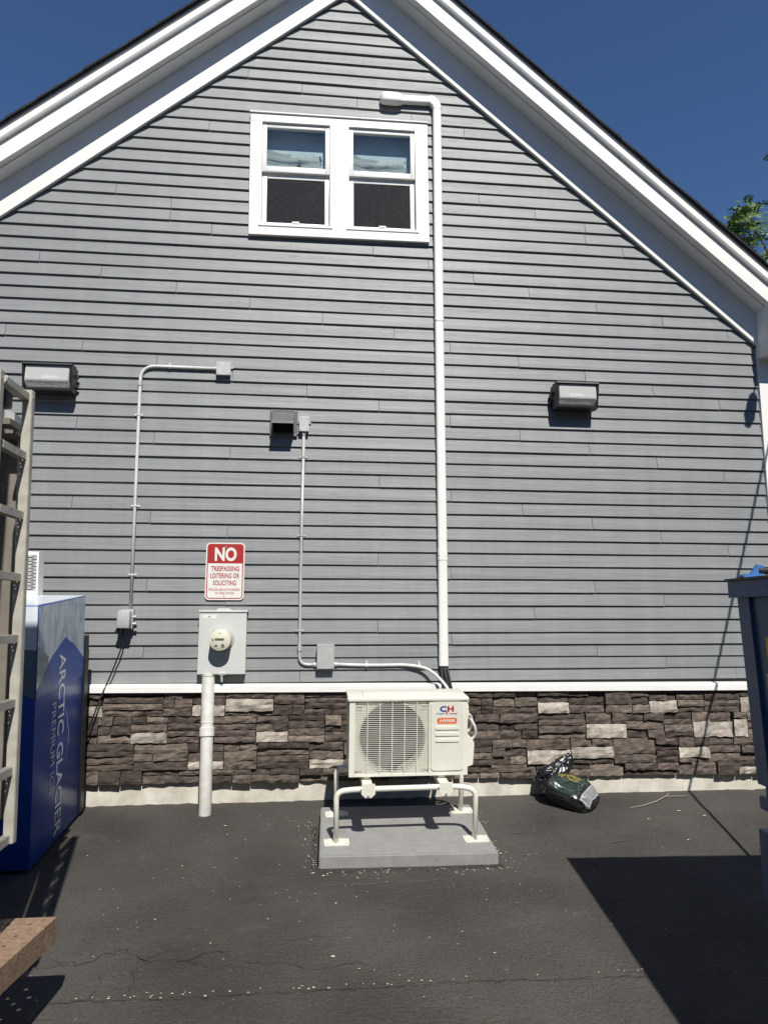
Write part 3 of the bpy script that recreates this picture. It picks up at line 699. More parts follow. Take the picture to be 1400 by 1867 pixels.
def junction_box(name, label, cx, z0, z1, wd, dp, m, cat='electrical box', ears=True):
    t = thing(name, label, cat, (cx, -.02, z0))
    bm = NB(); box(bm, (cx-wd/2, -dp+.004, z0), (cx+wd/2, -.015, z1), .004); obj('box_body', bm, m, t, smooth=True)
    bm = NB(); box(bm, (cx-wd/2-.002, -dp-.0005, z0-.002), (cx+wd/2+.002, -dp+.0035, z1+.002), .0015); obj('cover_plate', bm, m, t)
    bm = NB()
    for sx in (-1, 1):
        for zz in (z0+.012, z1-.012): cyl(bm, (cx+sx*(wd/2-.012), -dp, zz), (cx+sx*(wd/2-.012), -dp-.0035, zz), .0045, 8)
    if ears:
        for sx in (-1, 1): box(bm, (cx+sx*wd/2-.004, -.024, (z0+z1)/2+.012), (cx+sx*(wd/2+.016), -.018, (z0+z1)/2+.026))
    obj('screw', bm, MT['galv'], t); return t
junction_box('junction_box', 'small square galvanised junction box at the top end of the left conduit', -.683, 3.292, 3.392, .106, .06, MT['galv'])
junction_box('junction_box', 'narrow upright grey junction box beside the dark vent hood', -.057, 2.862, 2.976, .072, .06, MT['galv'])
junction_box('junction_box', 'flat grey pull box low on the wall left of the condenser conduit', .131, 1.063, 1.238, .122, .079, MT['boxgrey'], ears=False)
def conduit(name, label, path, r_, clamps, fits, m, bendr=.1):
    t = thing(name, label, 'conduit', path[0])
    bm = NB(); tube(bm, bend(path, bendr, 8), r_, 12); obj('pipe', bm, m, t, smooth='all')
    for (x, z, hor) in clamps:
        bm = NB(); y = -.030
        if hor:
            tube(bm, [(x-.006, y, z), (x+.006, y, z)], r_+.0035, 12); box(bm, (x-.007, -.024, z+r_), (x+.007, -.016, z+.034)); cyl(bm, (x, -.024, z+.027), (x, -.029, z+.027), .004, 8)
        else:
            tube(bm, [(x, y, z-.006), (x, y, z+.006)], r_+.0035, 12)
            for s in (-1, 1): box(bm, (x+s*r_, -.024, z-.007), (x+s*.032, -.016, z+.007)); cyl(bm, (x+s*.026, -.024, z), (x+s*.026, -.029, z), .004, 8)
        obj('strap_clamp', bm, m, t, smooth=True)
    for p, q in fits:
        bm = NB(); cyl(bm, p, q, r_+.005, 12); obj('coupling', bm, MT['galv'], t, smooth=True)
    return t
cy = -.030
conduit('electrical_conduit', 'light grey conduit bending from the upper left junction box down to the outlet box', [(-.735, cy, 3.346), (-1.309, cy, 3.348), (-1.303, cy, 2.6), (-1.292, cy, 1.48)], .0125,
        [(-1.095, 3.346, True), (-1.308, 2.959, False), (-1.297, 2.258, False), (-1.2945, 1.746, False)], [((-1.309, cy, 3.225), (-1.309, cy, 3.19)), ((-.75, cy, 3.346), (-.735, cy, 3.346))], MT['pale_conduit'], .115)
conduit('electrical_conduit', 'slim grey conduit from beside the vent hood down to the flat pull box', [(-.058, cy, 2.865), (-.063, cy, 1.9), (-.061, cy, 1.089), (.075, cy, 1.089)], .0115,
        [(-.060, 2.661, False), (-.063, 2.051, False), (-.061, 1.337, False)], [((-.0605, cy, 1.232), (-.0605, cy, 1.19)), ((.045, cy, 1.089), (.073, cy, 1.089)), ((-.058, cy, 2.862), (-.058, cy, 2.835))], MT['galv'], .115)
conduit('electrical_conduit', 'pale flexible conduit curving from the flat pull box over the skirt board to the condenser', [(.19, cy, 1.091), (.438, cy, 1.081), (.75, cy, 1.084), (.90, -.06, 1.06), (1.02, -.20, .94), (1.02, -.42, .80), (.985, -.57, .74)], .0115,
        [(.438, 1.081, True), (.835, 1.074, True)], [((.19, cy, 1.091), (.222, cy, 1.090))], MT['pale_conduit'], .12)
# weatherproof outlet with its cord
def outlet():
    t = thing('outlet_box', 'weatherproof grey outlet box with a hinged cover at the foot of the left conduit', 'outlet', (-1.30, -.02, 1.36))
    bm = NB(); box(bm, (-1.352, -.07, 1.368), (-1.262, -.015, 1.492), .006); obj('box_body', bm, MT['boxgrey'], t, smooth=True)
    bm = NB(); box(bm, (-1.358, -.150, 1.358), (-1.268, -.078, 1.482), .010); box(bm, (-1.362, -.078, 1.352), (-1.262, -.070, 1.488), .003); obj('hinged_cover', bm, MT['boxgrey'], t, smooth=True)
    bm = NB()
    for z in (1.39, 1.44): cyl(bm, (-1.262, -.078, z), (-1.236, -.078, z), .009, 8)
    obj('hinge', bm, MT['galv'], t)
    bm = NB(); cyl(bm, (-1.352, -.09, 1.365), (-1.362, -.11, 1.33), .013, 10); cyl(bm, (-1.32, -.09, 1.36), (-1.32, -.095, 1.34), .012, 10); obj('cord_plug', bm, MT['rubber'], t)
outlet()
bm = NB(); tube(bm, bend([(-1.32, -.095, 1.35), (-1.325, -.07, 1.24), (-1.40, -.06, 1.02), (-1.46, -.115, .84), (-1.56, -.12, .48), (-1.62, -.13, .30), (-1.75, -.14, .2)], .1), .0055, 8)
tag(obj('power_cord', bm, MT['rubber'], smooth='all'), 'thin black power cord hanging from the outlet box down behind the ice freezer', 'cord')
# vent hood
def vent():
    t = thing('vent_hood', 'dark plastic dryer vent hood left of the narrow junction box', 'vent', (-.21, -.02, 2.82))
    x0, x1, z0, z1 = -.319, -.109, 2.822, 3.032
    bm = NB(); box(bm, (x0, -.036, z0), (x1, -.004, z1), .004)
    obj('flange', bm, MT['hood'], t)
    bm = NB(); a, b = x0+.022, x1-.026
    q = [(-.036, 3.012), (-.175, 2.905), (-.177, 2.888), (-.171, 2.888), (-.168, 2.900), (-.034, 3.000)]
    prism(bm, q, b-a, 'X', a)
    for x in (a, b-.004): prism(bm, [(-.034, 3.005), (-.172, 2.90), (-.172, 2.888), (-.034, 2.838)], .004, 'X', x)
    obj('hood', bm, MT['hood'], t)
    bm = NB(); box(bm, (a+.008, -.052, z0+.022), (b-.008, -.037, 2.97)); obj('damper_flap', bm, MT['black'], t)
    bm = NB()
    for x in (x0+.012, x1-.012):
        for z in (z0+.012, z1-.012): cyl(bm, (x, -.036, z), (x, -.039, z), .005, 8)
    obj('screw', bm, MT['galv'], t)
vent()
# wall-pack floodlights
def wall_pack():
    t = thing('floodlight', 'dark wall pack floodlight with clear lens, right of the tall white duct', 'light', (2.105, -.01, 3.09))
    w_, h = .335, .212
    bm = NB(); box(bm, (-w_/2-.002, -.062, .006), (w_/2+.002, .0, h-.004), .006); obj('housing', bm, MT['bronze'], t, smooth=True, keep=False)
    bm = NB()      # visor shell
    top = [(-.060, h-.001), (-.168, h-.006), (-.172, h-.018), (-.164, h-.02), (-.06, h-.016)]
    prism(bm, top, w_+.012, 'X', -w_/2-.006)
    for x in (-w_/2-.006, w_/2-.010): prism(bm, [(-.06, h-.004), (-.168, h-.010), (-.128, .006), (-.06, .0)], .016, 'X', x)
    prism(bm, [(-.06, .002), (-.132, .008), (-.134, .022), (-.06, .02)], w_-.02, 'X', -w_/2+.01)
    obj('lens_frame', bm, MT['bronze'], t, keep=False)
    bm = NB(); a = w_/2-.015
    prism(bm, [(-.064, h-.024), (-.152, h-.022), (-.160, .076), (-.122, .028), (-.064, .026)], 2*a, 'X', -a)
    bmesh.ops.bevel(bm, geom=[e for e in bm.edges], offset=.004, segments=2, affect='EDGES'); obj('lens', bm, MT['lensglass'], t, smooth=True, keep=False)
    bm = NB(); prev = None; q = a-.012
    for y, z in ((-.140, h-.032), (-.090, h-.036), (-.0655, h-.09), (-.068, .075), (-.105, .040)):
        e_ = [bm.verts.new((x, y, z)) for x in (-q, -q*.5, 0, q*.5, q)]
        if prev:
            for k in range(4): bm.faces.new((prev[k], prev[k+1], e_[k+1], e_[k]))
        prev = e_
    bmesh.ops.solidify(bm, geom=bm.faces[:], thickness=.0015); obj('reflector', bm, MT['reflector'], t, keep=False)
    bm = NB(); cyl(bm, (-.05, -.10, .115), (.06, -.10, .115), .016, 12); obj('lamp_tube', bm, MT['signwhite'], t, smooth=True, keep=False)
    bm = NB()
    for z in (.06, .13): box(bm, (-w_/2-.022, -.05, z), (-w_/2-.003, -.03, z+.022), .002); box(bm, (w_/2+.003, -.05, z), (w_/2+.020, -.03, z+.02), .002)
    cyl(bm, (-w_/2-.018, -.055, .10), (-w_/2-.018, -.055, .155), .007, 8); obj('hinge_clip', bm, MT['bronze'], t, keep=False)
    t['group'] = 'wall pack floodlights'
    c = t.copy(); col.objects.link(c); c.location = (-1.945, -.01, 3.088); c.scale = (1.02, 1, 1)
    c['label'] = 'dark wall pack floodlight with a clear ribbed lens at the left edge, above the ladder'
    for ch in list(t.children):
        d = ch.copy(); col.objects.link(d); d.parent = c
wall_pack()

# ---------------------------------------------------------------- sign
def sign():
    t = thing('warning_sign', 'white and red no trespassing sign with rounded corners above the meter box', 'sign', (-.62, -.03, 1.562))
    x0, x1, z0, z1 = -.766, -.482, 1.563, 1.990
    W = lambda f: x0+(x1-x0)*f
    Z = lambda f: z1-(z1-z0)*f
    bm = NB(); prism(bm, rrect(x0, z0, x1, z1, .030), .002, 'Y', -.030); obj('sign_plate', bm, MT['signwhite'], t)
    bm = NB(); pts = rrect(x0+.009, z0+.009, x1-.009, z1-.009, .024); ins = rrect(x0+.016, z0+.016, x1-.016, z1-.016, .018)
    A = [bm.verts.new((p[0], -.0306, p[1])) for p in pts]; B = [bm.verts.new((p[0], -.0306, p[1])) for p in ins]
    for i in range(len(A)): bm.faces.new((A[i], A[(i+1) % len(A)], B[(i+1) % len(A)], B[i]))
    hz = Z(.362); hd = [p for p in rrect(x0+.0161, z0, x1-.0161, z1-.0161, .018) if p[1] > hz]+[(x0+.0161, hz), (x1-.0161, hz)]
    bm.faces.new([bm.verts.new((p[0], -.0308, p[1])) for p in hd])
    obj('red_print', bm, MT['redink'], t)
    bm = NB(); text_bm(bm, 'NO', (W(.225), -.0309, Z(.325)), (1, 0, 0), (0, 0, 1), (x1-x0)*.565, (z1-z0)*.245, .0004, .035); obj('white_lettering', bm, MT['signwhite'], t)
    bm = NB()
    for s, fx, fw, a, b, bo in (('TRESPASSING', .135, .735, .412, .500, .02), ('LOITERING OR', .125, .75, .535, .624, .02), ('SOLICITING', .20, .60, .660, .748, .02), ('POLICE ARE AUTHORIZED', .10, .80, .800, .842, .012), ('TO TAKE ACTION', .25, .50, .862, .902, .012)):
        text_bm(bm, s, (W(fx), -.0303, Z(b)), (1, 0, 0), (0, 0, 1), (x1-x0)*fw, (z1-z0)*(b-a), .0004, bo)
    obj('red_lettering', bm, MT['redink'], t)
    bm = NB(); cyl(bm, ((x0+x1)/2+.004, -.030, Z(.075)), ((x0+x1)/2+.004, -.034, Z(.075)), .005, 10); cyl(bm, ((x0+x1)/2, -.030, Z(.93)), ((x0+x1)/2, -.034, Z(.93)), .005, 10); obj('screw', bm, MT['galv'], t)
sign()
# ---------------------------------------------------------------- meter
def meter():
    t = thing('meter_box', 'pale grey electric meter box with a round glass meter under the red sign', 'electric meter', (-.61, -.02, 1.02))
    x0, x1, z0, z1 = -.785, -.451, 1.026, 1.487; y = -.105
    bm = NB(); box(bm, (x0, y+.004, z0), (x1, -.012, z1-.010), .003); obj('box_body', bm, MT['lightbox'], t)
    bm = NB(); box(bm, (x0-.003, y-.002, z0+.004), (x1+.003, y+.003, z1-.016), .002); box(bm, (x0-.008, y-.010, z1-.0145), (x1+.010, -.012, z1), .003); obj('front_cover', bm, MT['lightbox'], t)
    bm = NB(); prism(bm, [(-.675, z1), (-.655, z1+.016), (-.585, z1+.016), (-.555, z1)], .07, 'Y', -.09); obj('hub_cap', bm, MT['lightbox'], t)
    c = Vector((-.622, y-.002, 1.278)); bm = NB()
    tube(bm, [c, c+Vector((0, -.014, 0))], [.090, .086], 36); tube(bm, [c+Vector((0, -.014, 0)), c+Vector((0, -.020, 0))], [.080, .078], 36); obj('meter_ring', bm, MT['galv'], t, smooth=True)
    bm = NB(); tube(bm, [c+Vector((0, -.02, 0)), c+Vector((0, -.112, 0))], [.077, .075], 36); obj('meter_body', bm, MT['dial'], t, smooth=True)
    bm = NB(); tube(bm, [c+Vector((0, -.1125, 0)), c+Vector((0, -.116, 0))], [.075, .066], 36); tube(bm, [c+Vector((0, -.1165, 0)), c+Vector((0, -.120, 0))], [.066, .060], 36)
    obj('dial_face', bm, MT['dial'], t, smooth=True)
    yy = c.y-.1215; bm = NB()
    box(bm, (c.x-.034, yy, c.z-.004), (c.x+.030, yy+.001, c.z+.012)); obj('display', bm, MT['lcd'], t)
    bm = NB()
    for (a, b, e, f) in ((-.034, -.048, -.016, -.034), (.012, -.052, .032, -.030), (-.052, -.010, -.043, .008), (-.006, .044, .006, .049)): box(bm, (c.x+a, yy, c.z+b), (c.x+e, yy+.0008, c.z+f))
    obj('dial_marking', bm, MT['lcd'], t)
    bm = NB(); box(bm, (x0+.018, y-.0028, z1-.058), (x0+.122, y-.002, z1-.032)); obj('label_sticker', bm, MT['signwhite'], t)
    bm = NB(); box(bm, (x0+.066, y-.0032, z1-.052), (x0+.074, y-.0026, z1-.040)); obj('sticker_mark', bm, MT['black'], t)
    bm = NB(); box(bm, (-.64, y-.012, z0-.001), (-.585, y+.0, z0+.018), .003); cyl(bm, (-.615, y-.004, z0), (-.612, y+.002, z0-.05), .008, 10); obj('latch', bm, MT['galv'], t)
meter()
t = thing('riser_pipe', 'weathered white plastic riser pipe from the ground up to the meter box', 'pipe', G(-.683, -.235, 0))
P0, P1 = Vector((-.713, -.066, 1.022)), Vector((-.683, -.222, .085)); L = P1-P0
pt = lambda z: P0+L*((P0.z-z)/(P0.z-P1.z))
bm = NB(); tube(bm, [pt(1.022), pt(.70)], .0455, 24); tube(bm, [pt(.693), pt(.095), pt(.085)], [.0445, .0445, .038], 24); obj('pipe', bm, MT['riser_pvc'], t, smooth=True)
bm = NB(); tube(bm, [pt(.665), pt(.66), pt(.605), pt(.600)], [.047, .0525, .0525, .047], 24); tube(bm, [pt(.70), pt(.692)], .047, 24); obj('coupling', bm, MT['riser_pvc'], t, smooth=True)
bm = NB(); tube(bm, [pt(1.03), pt(1.012)], .050, 20); obj('hub', bm, MT['dial'], t, smooth=True)

# ================================================================ CONDENSER, STAND, PAD
U0 = (.60, -.75)
def loc(bm, base):      # geometry given in yard coordinates, moved to the thing's own frame
    for v in bm.verts: v.co -= Vector(base)
    return bm
t = gthing('concrete_pad', 'square light grey equipment pad on the asphalt under the condenser', 'pad', .607, -.75); B = (.607, -.75, 0)
bm = NB(); prism(bm, [(.083, -1.12), (1.122, -1.148), (1.131, -.368), (.106, -.346)], .077, 'Z', -.004)
bmesh.ops.bevel(bm, geom=bm.edges[:], offset=.007, segments=3, affect='EDGES'); obj('slab', loc(bm, B), MT['pad'], t, smooth=True, keep=False)
bm = NB(); rx = random.Random(4)
for k in range(9): box(bm, (.32+.022*k, -.505, .0732), (.333+.022*k, -.492, .0752))
obj('moulded_mark', loc(bm, B), MT['pad'], t, keep=False)

t = gthing('condenser_stand', 'cream tubular steel stand bolted to the grey pad, carrying the condenser', 'stand', .60, -.72); B = (.60, -.72, 0)
def arch(v, ul, ur, wt):
    bm = NB(); tube(bm, bend([(ul, v, .078), (ul-.003, v, wt-.01), (ul+.10, v, wt), (ur-.09, v, wt+.004), (ur+.004, v, wt-.02), (ur, v, .078)], .11, 7), .0165, 14)
    obj('arch_tube', loc(bm, B), MT['cream'], t, smooth='all', keep=False)
arch(-.94, .186, 1.030, .382); arch(-.488, .203, 1.040, .385)
for (u, v) in ((.186, -.94), (1.030, -.955), (.203, -.488), (1.040, -.488)):
    bm = NB(); prism(bm, rrect(u-.072, v-.047, u+.078, v+.047, .012), .006, 'Z', .0735)
    tube(bm, [(u, v-.02, .0795), (u, v-.02, .092)], .006, 6)
    obj('foot_plate', loc(bm, B), MT['cream'], t, keep=False)
    bm = NB()
    for a in (-.056, .062):
        for b in (-.032, .032): cyl(bm, (u+a, v+b, .0795), (u+a, v+b, .082), .006, 8)
    tube(bm, [(u, v-.022, .08), (u, v-.022, .102)], .0075, 6); obj('bolt', loc(bm, B), MT['galv'], t, keep=False)
for u in (.372, .842):
    bm = NB(); box(bm, (u-.030, -.985, .400), (u+.030, -.46, .4035)); box(bm, (u-.030, -.985, .372), (u-.026, -.46, .400)); box(bm, (u+.026, -.985, .372), (u+.030, -.46, .400)); obj('cross_rail', loc(bm, B), MT['cream'], t, keep=False)
    bm = NB(); prism(bm, [(u-.040, .428), (u+.040, .428), (u+.042, .37), (u+.018, .348), (u-.018, .348), (u-.042, .37)], .006, 'Y', -.992); box(bm, (u-.006, -.9935, .385), (u+.006, -.9915, .405)); obj('rail_clamp', loc(bm, B), MT['cream'], t, keep=False)
    bm = NB(); cyl(bm, (u, -.99, .362), (u, -1.0, .362), .008, 8); obj('bolt', loc(bm, B), MT['galv'], t, keep=False)
    bm = NB(); box(bm, (u-.022, -.83, .4036), (u+.022, -.60, .4255), .006); obj('rubber_mount', loc(bm, B), MT['cream_shade'], t, keep=False)

def loc_ac(bm, base):
    for v in bm.verts: v.co = Vector((.262+(v.co.x-.268)*.741/.766, v.co.y-.13, .4265+(v.co.z-.404)*.480/.472))-Vector(base)
    return bm
t = gthing('condenser_unit', 'cream mini split condenser with a round fan grille and a red and blue logo', 'air conditioner', .63, -.71); B = (.63, -.71, 0)
F = -.72; u0, u1, w0, w1 = .268, 1.034, .4225, .876
CX, CW, CR = .546, .636, .211
wl, wh = .3825, .876; wz = lambda z: z+.0
bm = NB()   # shell: sides, back, base, face frame round the grille with the shroud hole
w0 = .422
# photograph shows the cabinet reaching down to the clamps: base lip below the mounts
box(bm, (u0, F+.004, w0-.018), (u1, -.455, w0), .004)
box(bm, (u0, F+.004, w0), (u0+.006, -.455, w1-.016)); box(bm, (u1-.006, F+.004, w0), (u1, -.455, w1-.016)); 
fx = [(u0, F, w0-.018), (u0+.034, F, w0-.018)]
for a, b in (((u0, w0-.018), (.302, w1-.014)), ((.786, w0-.018), (u1, w1-.014)), ((.302, w0-.018), (.786, .4185)), ((.302, .851), (.786, w1-.014))):
    box(bm, (a[0], F, a[1]), (b[0], F+.012, b[1]))
bmesh.ops.remove_doubles(bm, verts=bm.verts, dist=.0001)
obj('cabinet', loc_ac(bm, B), MT['cream'], t, keep=False)
bm = NB(); box(bm, (u0-.010, F-.010, w1-.022), (u1+.008, -.447, w1), .007); box(bm, (u0+.09, F+.05, w1), (u1-.12, -.50, w1+.006), .004)
box(bm, (u0-.014, F+.02, w1-.05), (u0-.0, F+.07, w1-.006), .005); obj('top_cover', loc_ac(bm, B), MT['cream'], t, smooth=True, keep=False)
bm = NB(); n = 48; yo = F+.016; sq = [(.302, .4185), (.786, .4185), (.786, .851), (.302, .851)]
O_ = []; I_ = []
for k in range(n):
    a = 2*math.pi*k/n; c, s_ = math.cos(a), math.sin(a); tx = ((.786-CX) if c > 0 else (CX-.302))/max(abs(c), 1e-6); tz = ((.851-CW) if s_ > 0 else (CW-.4185))/max(abs(s_), 1e-6); rr = max(min(tx, tz), CR+.002)
    O_.append(bm.verts.new((CX+rr*c, yo, CW+rr*s_))); I_.append((bm.verts.new((CX+CR*c, yo, CW+CR*s_)), bm.verts.new((CX+(CR-.004)*c, yo+.10, CW+(CR-.004)*s_))))
for k in range(n):
    j = (k+1) % n; bm.faces.new((O_[k], O_[j], I_[j][0], I_[k][0])); bm.faces.new((I_[k][0], I_[j][0], I_[j][1], I_[k][1]))
obj('fan_shroud', loc_ac(bm, B), MT['cream_shade'], t, smooth=True, keep=False)
bm = NB(); box(bm, (.30, -.475, w0), (.79, -.46, .85)); box(bm, (u0+.01, F+.13, w0), (u1-.01, F+.134, w1-.03)); obj('coil_fins', loc_ac(bm, B), MT['coil'], t, keep=False)
bm = NB(); cc = Vector((CX, F+.07, CW))
tube(bm, [cc+Vector((0, .02, 0)), cc+Vector((0, -.018, 0)), cc+Vector((0, -.026, 0))], [.052, .05, .036], 24); obj('fan_hub', loc_ac(bm, B), MT['fan'], t, smooth=True, keep=False)
for k in range(3):
    bm = NB(); g = []
    for i in range(7):
        rr = .045+.155*i/6; row = []
        for j in range(6):
            a = R(120*k+20)+R(88)*(j/5-.5)*(.62+.5*i/6)-R(28)*(i/6)**1.5; row.append(bm.verts.new((CX+rr*math.cos(a), F+.070-.034*(j/5-.5)*2+.008*math.sin(j), CW+rr*math.sin(a))))
        g.append(row)
    for p, q in zip(g, g[1:]):
        for j in range(5): bm.faces.new((p[j], p[j+1], q[j+1], q[j]))
    bmesh.ops.solidify(bm, geom=bm.faces[:], thickness=.003); obj('fan_blade', loc_ac(bm, B), MT['fan'], t, smooth=True, keep=False)
bm = NB()
for k in range(37):
    z = .4265+.4165*k/36; box(bm, (.304, F+.002, z-.0012), (.785, F+.0065, z+.0012))
obj('grille_bar', loc_ac(bm, B), MT['cream'], t, keep=False)
for k in range(7):
    x = .304+.0797*k; bm = NB(); box(bm, (x-.0022, F-.0035, .4205), (x+.0022, F+.0015, .849)); obj('grille_rib', loc_ac(bm, B), MT['cream'], t, keep=False)
bm = NB(); tube(bm, [(CX+(CR+.004)*math.cos(2*math.pi*k/40), F+.0115, CW+(CR+.004)*math.sin(2*math.pi*k/40)) for k in range(41)], .005, 6); obj('grille_ring', loc_ac(bm, B), MT['cream'], t, smooth='all', keep=False)
bm = NB()
for x in (.332, .752):
    for z in (.827, .442): tube(bm, bend([(x-.018, F-.004, z-.004), (x-.008, F-.006, z+.008), (x, F-.005, z-.002), (x+.008, F-.006, z+.008), (x+.018, F-.004, z-.004)], .006, 3), .0022, 6)
obj('grille_clip', loc_ac(bm, B), MT['galv'], t, keep=False)
# service panel on the right of the face
bm = NB(); prism(bm, rrect(.794, .434, 1.006, .846, .016), .011, 'Y', F-.007); es = [e for e in bm.edges if all(v.co.y < F-.006 for v in e.verts)]; bmesh.ops.bevel(bm, geom=es, offset=.003, segments=2, affect='EDGES')
pnl = obj('service_panel', loc_ac(bm, B), MT['cream_shade'], t, smooth=True, keep=False)
bm = NB()
for z in (.690, .653, .616): prism(bm, rrect(.822, z-.009, .976, z+.009, .006, 3), .005, 'Y', F-.0125)
obj('louver', loc_ac(bm, B), MT['cream'], pnl, keep=False)
yl = F-.0078
bm = NB(); text_bm(bm, 'C', (.850, yl, .788), (1, 0, 0), (0, 0, 1), .043, .036, .0004, .05); text_bm(bm, 'Cooper', (.826, yl, .771), (1, 0, 0), (0, 0, 1), .054, .0125, .0004, .015); obj('blue_lettering', loc_ac(bm, B), MT['blueink'], pnl, keep=False)
bm = NB(); text_bm(bm, 'H', (.899, yl, .789), (1, 0, 0), (0, 0, 1), .042, .034, .0004, .05); text_bm(bm, 'Hunter', (.912, yl, .772), (1, 0, 0), (0, 0, 1), .054, .0115, .0004, .015); text_bm(bm, '&', (.886, yl, .773), (1, 0, 0), (0, 0, 1), .018, .018, .0004, .0)
obj('red_lettering', loc_ac(bm, B), MT['redink'], pnl, keep=False)
bm = NB(); bm.faces.new([bm.verts.new((p[0], yl, p[1])) for p in rrect(.832, .716, .962, .752, .014)]); obj('orange_badge', loc_ac(bm, B), MT['orange'], pnl, keep=False)
bm = NB(); text_bm(bm, 'HYPER', (.848, yl-.0004, .725), (1, 0, 0), (0, 0, 1), .100, .018, .0004, .03, .25); obj('white_lettering', loc_ac(bm, B), MT['signwhite'], pnl, keep=False)
# valve cover and hoses on the right side
bm = NB(); prism(bm, [(1.035, .425), (1.085, .44), (1.095, .58), (1.065, .62), (1.035, .63)], .14, 'Y', -.66); bmesh.ops.bevel(bm, geom=bm.edges[:], offset=.006, segments=2, affect='EDGES'); obj('valve_cover', loc_ac(bm, B), MT['cream'], t, smooth=True, keep=False)
bm = NB(); tube(bm, [(1.034, -.66, .80), (1.048, -.66, .80), (1.052, -.66, .80)], [.022, .022, .012], 12); box(bm, (1.034, -.69, .73), (1.050, -.62, .79), .006); box(bm, (1.034, -.70, .835), (1.046, -.66, .852), .003); obj('side_handle', loc_ac(bm, B), MT['cream'], t, smooth=True, keep=False)
for k, (a, b) in enumerate(((1.115, .66), (1.14, .60))):
    bm = NB(); tube(bm, bend([(1.03, -.56+.03*k, .76-.03*k), (1.07, -.54+.03*k, .74), (a, -.50, b+.04), (a+.01, -.47, b-.03), (1.06, -.45, b-.09)], .05), .0095, 10); obj('white_hose', loc_ac(bm, B), MT['white_pvc'], t, smooth='all', keep=False)

# ================================================================ ICE FREEZER
t = gthing('ice_freezer', 'blue outdoor ice freezer with mountain artwork and white lettering at the wall', 'ice freezer', -2.0, -.64); B = (-2.0, -.64, 0)
X1, X0, V0, V1, WB, WT = -1.518, -2.62, -1.058, -.214, .022, 1.487
bm = NB(); box(bm, (X0, V0, WB), (X1, V1, WT), .004); obj('cabinet', loc(bm, B), MT['ice_navy'], t, smooth=True, keep=False)
def yz(Y, Z): return (math.cos(SL)*Y+math.sin(SL)*(Z-.12), -math.sin(SL)*Y+math.cos(SL)*(Z-.12))
def side(name, pts, m, lift):
    bm = NB(); bm.faces.new([bm.verts.new((X1+lift, v, w_)) for v, w_ in pts]); o = obj(name, loc(bm, B), m, t, keep=False); return o
e = .005
mt = [(-.982, 1.046), (-.888, 1.123), (-.839, 1.16), (-.726, 1.205), (-.593, 1.256), (-.507, 1.216), (-.435, 1.193), (-.336, 1.137), (-.234, 1.08)]
fl = V0+e
side('ice_artwork', [(fl, 1.0-.02), (V1-e, 1.0), (V1-e, WT-e), (fl, WT-e)], MT['ice_pale'], .0008)
side('hill_artwork', [(fl, .97), (-.96, .97), (-.927, 1.073), (-.874, 1.175), (-.952, 1.205), (-1.039, 1.255), (fl, 1.255)], MT['ice_mid'], .0014)
side('mountain_artwork', [(fl, .955), (V1-e, .955), (V1-e, 1.06)]+mt[::-1]+[(fl, 1.01)], MT['ice_navy'], .0020)
bm = NB(); text_bm(bm, 'ARCTIC GLACIER', (X1+.0022, -.690, 1.16), (0, 0, -1), (0, 1, 0), 1.105, .112, .0005, .012); text_bm(bm, 'PREMIUM ICE', (X1+.0022, -.796, .88), (0, 0, -1), (0, 1, 0), .54, .072, .0005, .0)
obj('white_lettering', loc(bm, B), MT['ice_text'], t, keep=False)
bm = NB(); rp = [(-.545, .80), (-.53, .76), (-.51, .735), (-.512, .70), (-.475, .64), (-.49, .60), (-.478, .57), (-.515, .51), (-.534, .446)]
for (a, b), (c, d), i in [(rp[i], rp[i+1], i) for i in range(len(rp)-1)]:
    h0, h1 = .004*(1-abs(i/7-.5)*1.4), .004*(1-abs((i+1)/7-.5)*1.4); bm.faces.new([bm.verts.new(p) for p in ((X1+.0026, a-h0, b), (X1+.0026, c-h1, d), (X1+.0026, c+h1, d), (X1+.0026, a+h0, b))])
obj('ridge_logo', loc(bm, B), MT['ice_text'], t, keep=False)
bm = NB(); bm.faces.new([bm.verts.new(p) for p in ((X0+e, V0-.0010, 1.02), (-1.90, V0-.0010, 1.07), (-1.72, V0-.0010, 1.05), (-1.62, V0-.0010, 1.005), (X1-.004, V0-.0010, .958), (X1-.004, V0-.0010, WT-e), (X0+e, V0-.0010, WT-e))]); obj('ice_artwork', loc(bm, B), MT['ice_front'], t, keep=False)
bm = NB(); bm.faces.new([bm.verts.new(p) for p in ((X0+e, V0-.0016, 1.02), (-1.90, V0-.0016, 1.07), (-1.72, V0-.0016, 1.05), (-1.62, V0-.0016, 1.005), (X1-.004, V0-.0016, .958), (X1-.004, V0-.0016, 1.235), (-1.75, V0-.0016, 1.25), (X0+e, V0-.0016, 1.22))]); obj('hill_artwork', loc(bm, B), MT['ice_mid'], t, keep=False)
bm = NB(); box(bm, (X0+.006, V0+.006, WT+.0005), (X1-.006, V1-.006, WT+.004)); obj('top_panel', loc(bm, B), MT['ice_front'], t, keep=False)
bm = NB()
for (a, z0, z1) in ((-2.06, .12, 1.40),): box(bm, (a-.004, V0-.0025, z0), (a+.004, V0-.0018, z1))
box(bm, (-2.16, V0-.05, .70), (-2.13, V0-.018, 1.0), .005); box(bm, (-2.15, V0-.02, .72), (-2.14, V0, .75)); box(bm, (-2.15, V0-.02, .95), (-2.14, V0, .98)); obj('door_handle', loc(bm, B), MT['black'], t, keep=False)
for (a, b) in ((X0+.06, V0+.08), (X1-.06, V0+.08), (X0+.06, V1-.06), (X1-.05, V1-.05)):
    bm = NB(); tube(bm, [(a, b, -.002), (a, b, .012), (a, b, .024)], [.026, .024, .012], 12); obj('foot', loc(bm, B), MT['black'], t, keep=False)
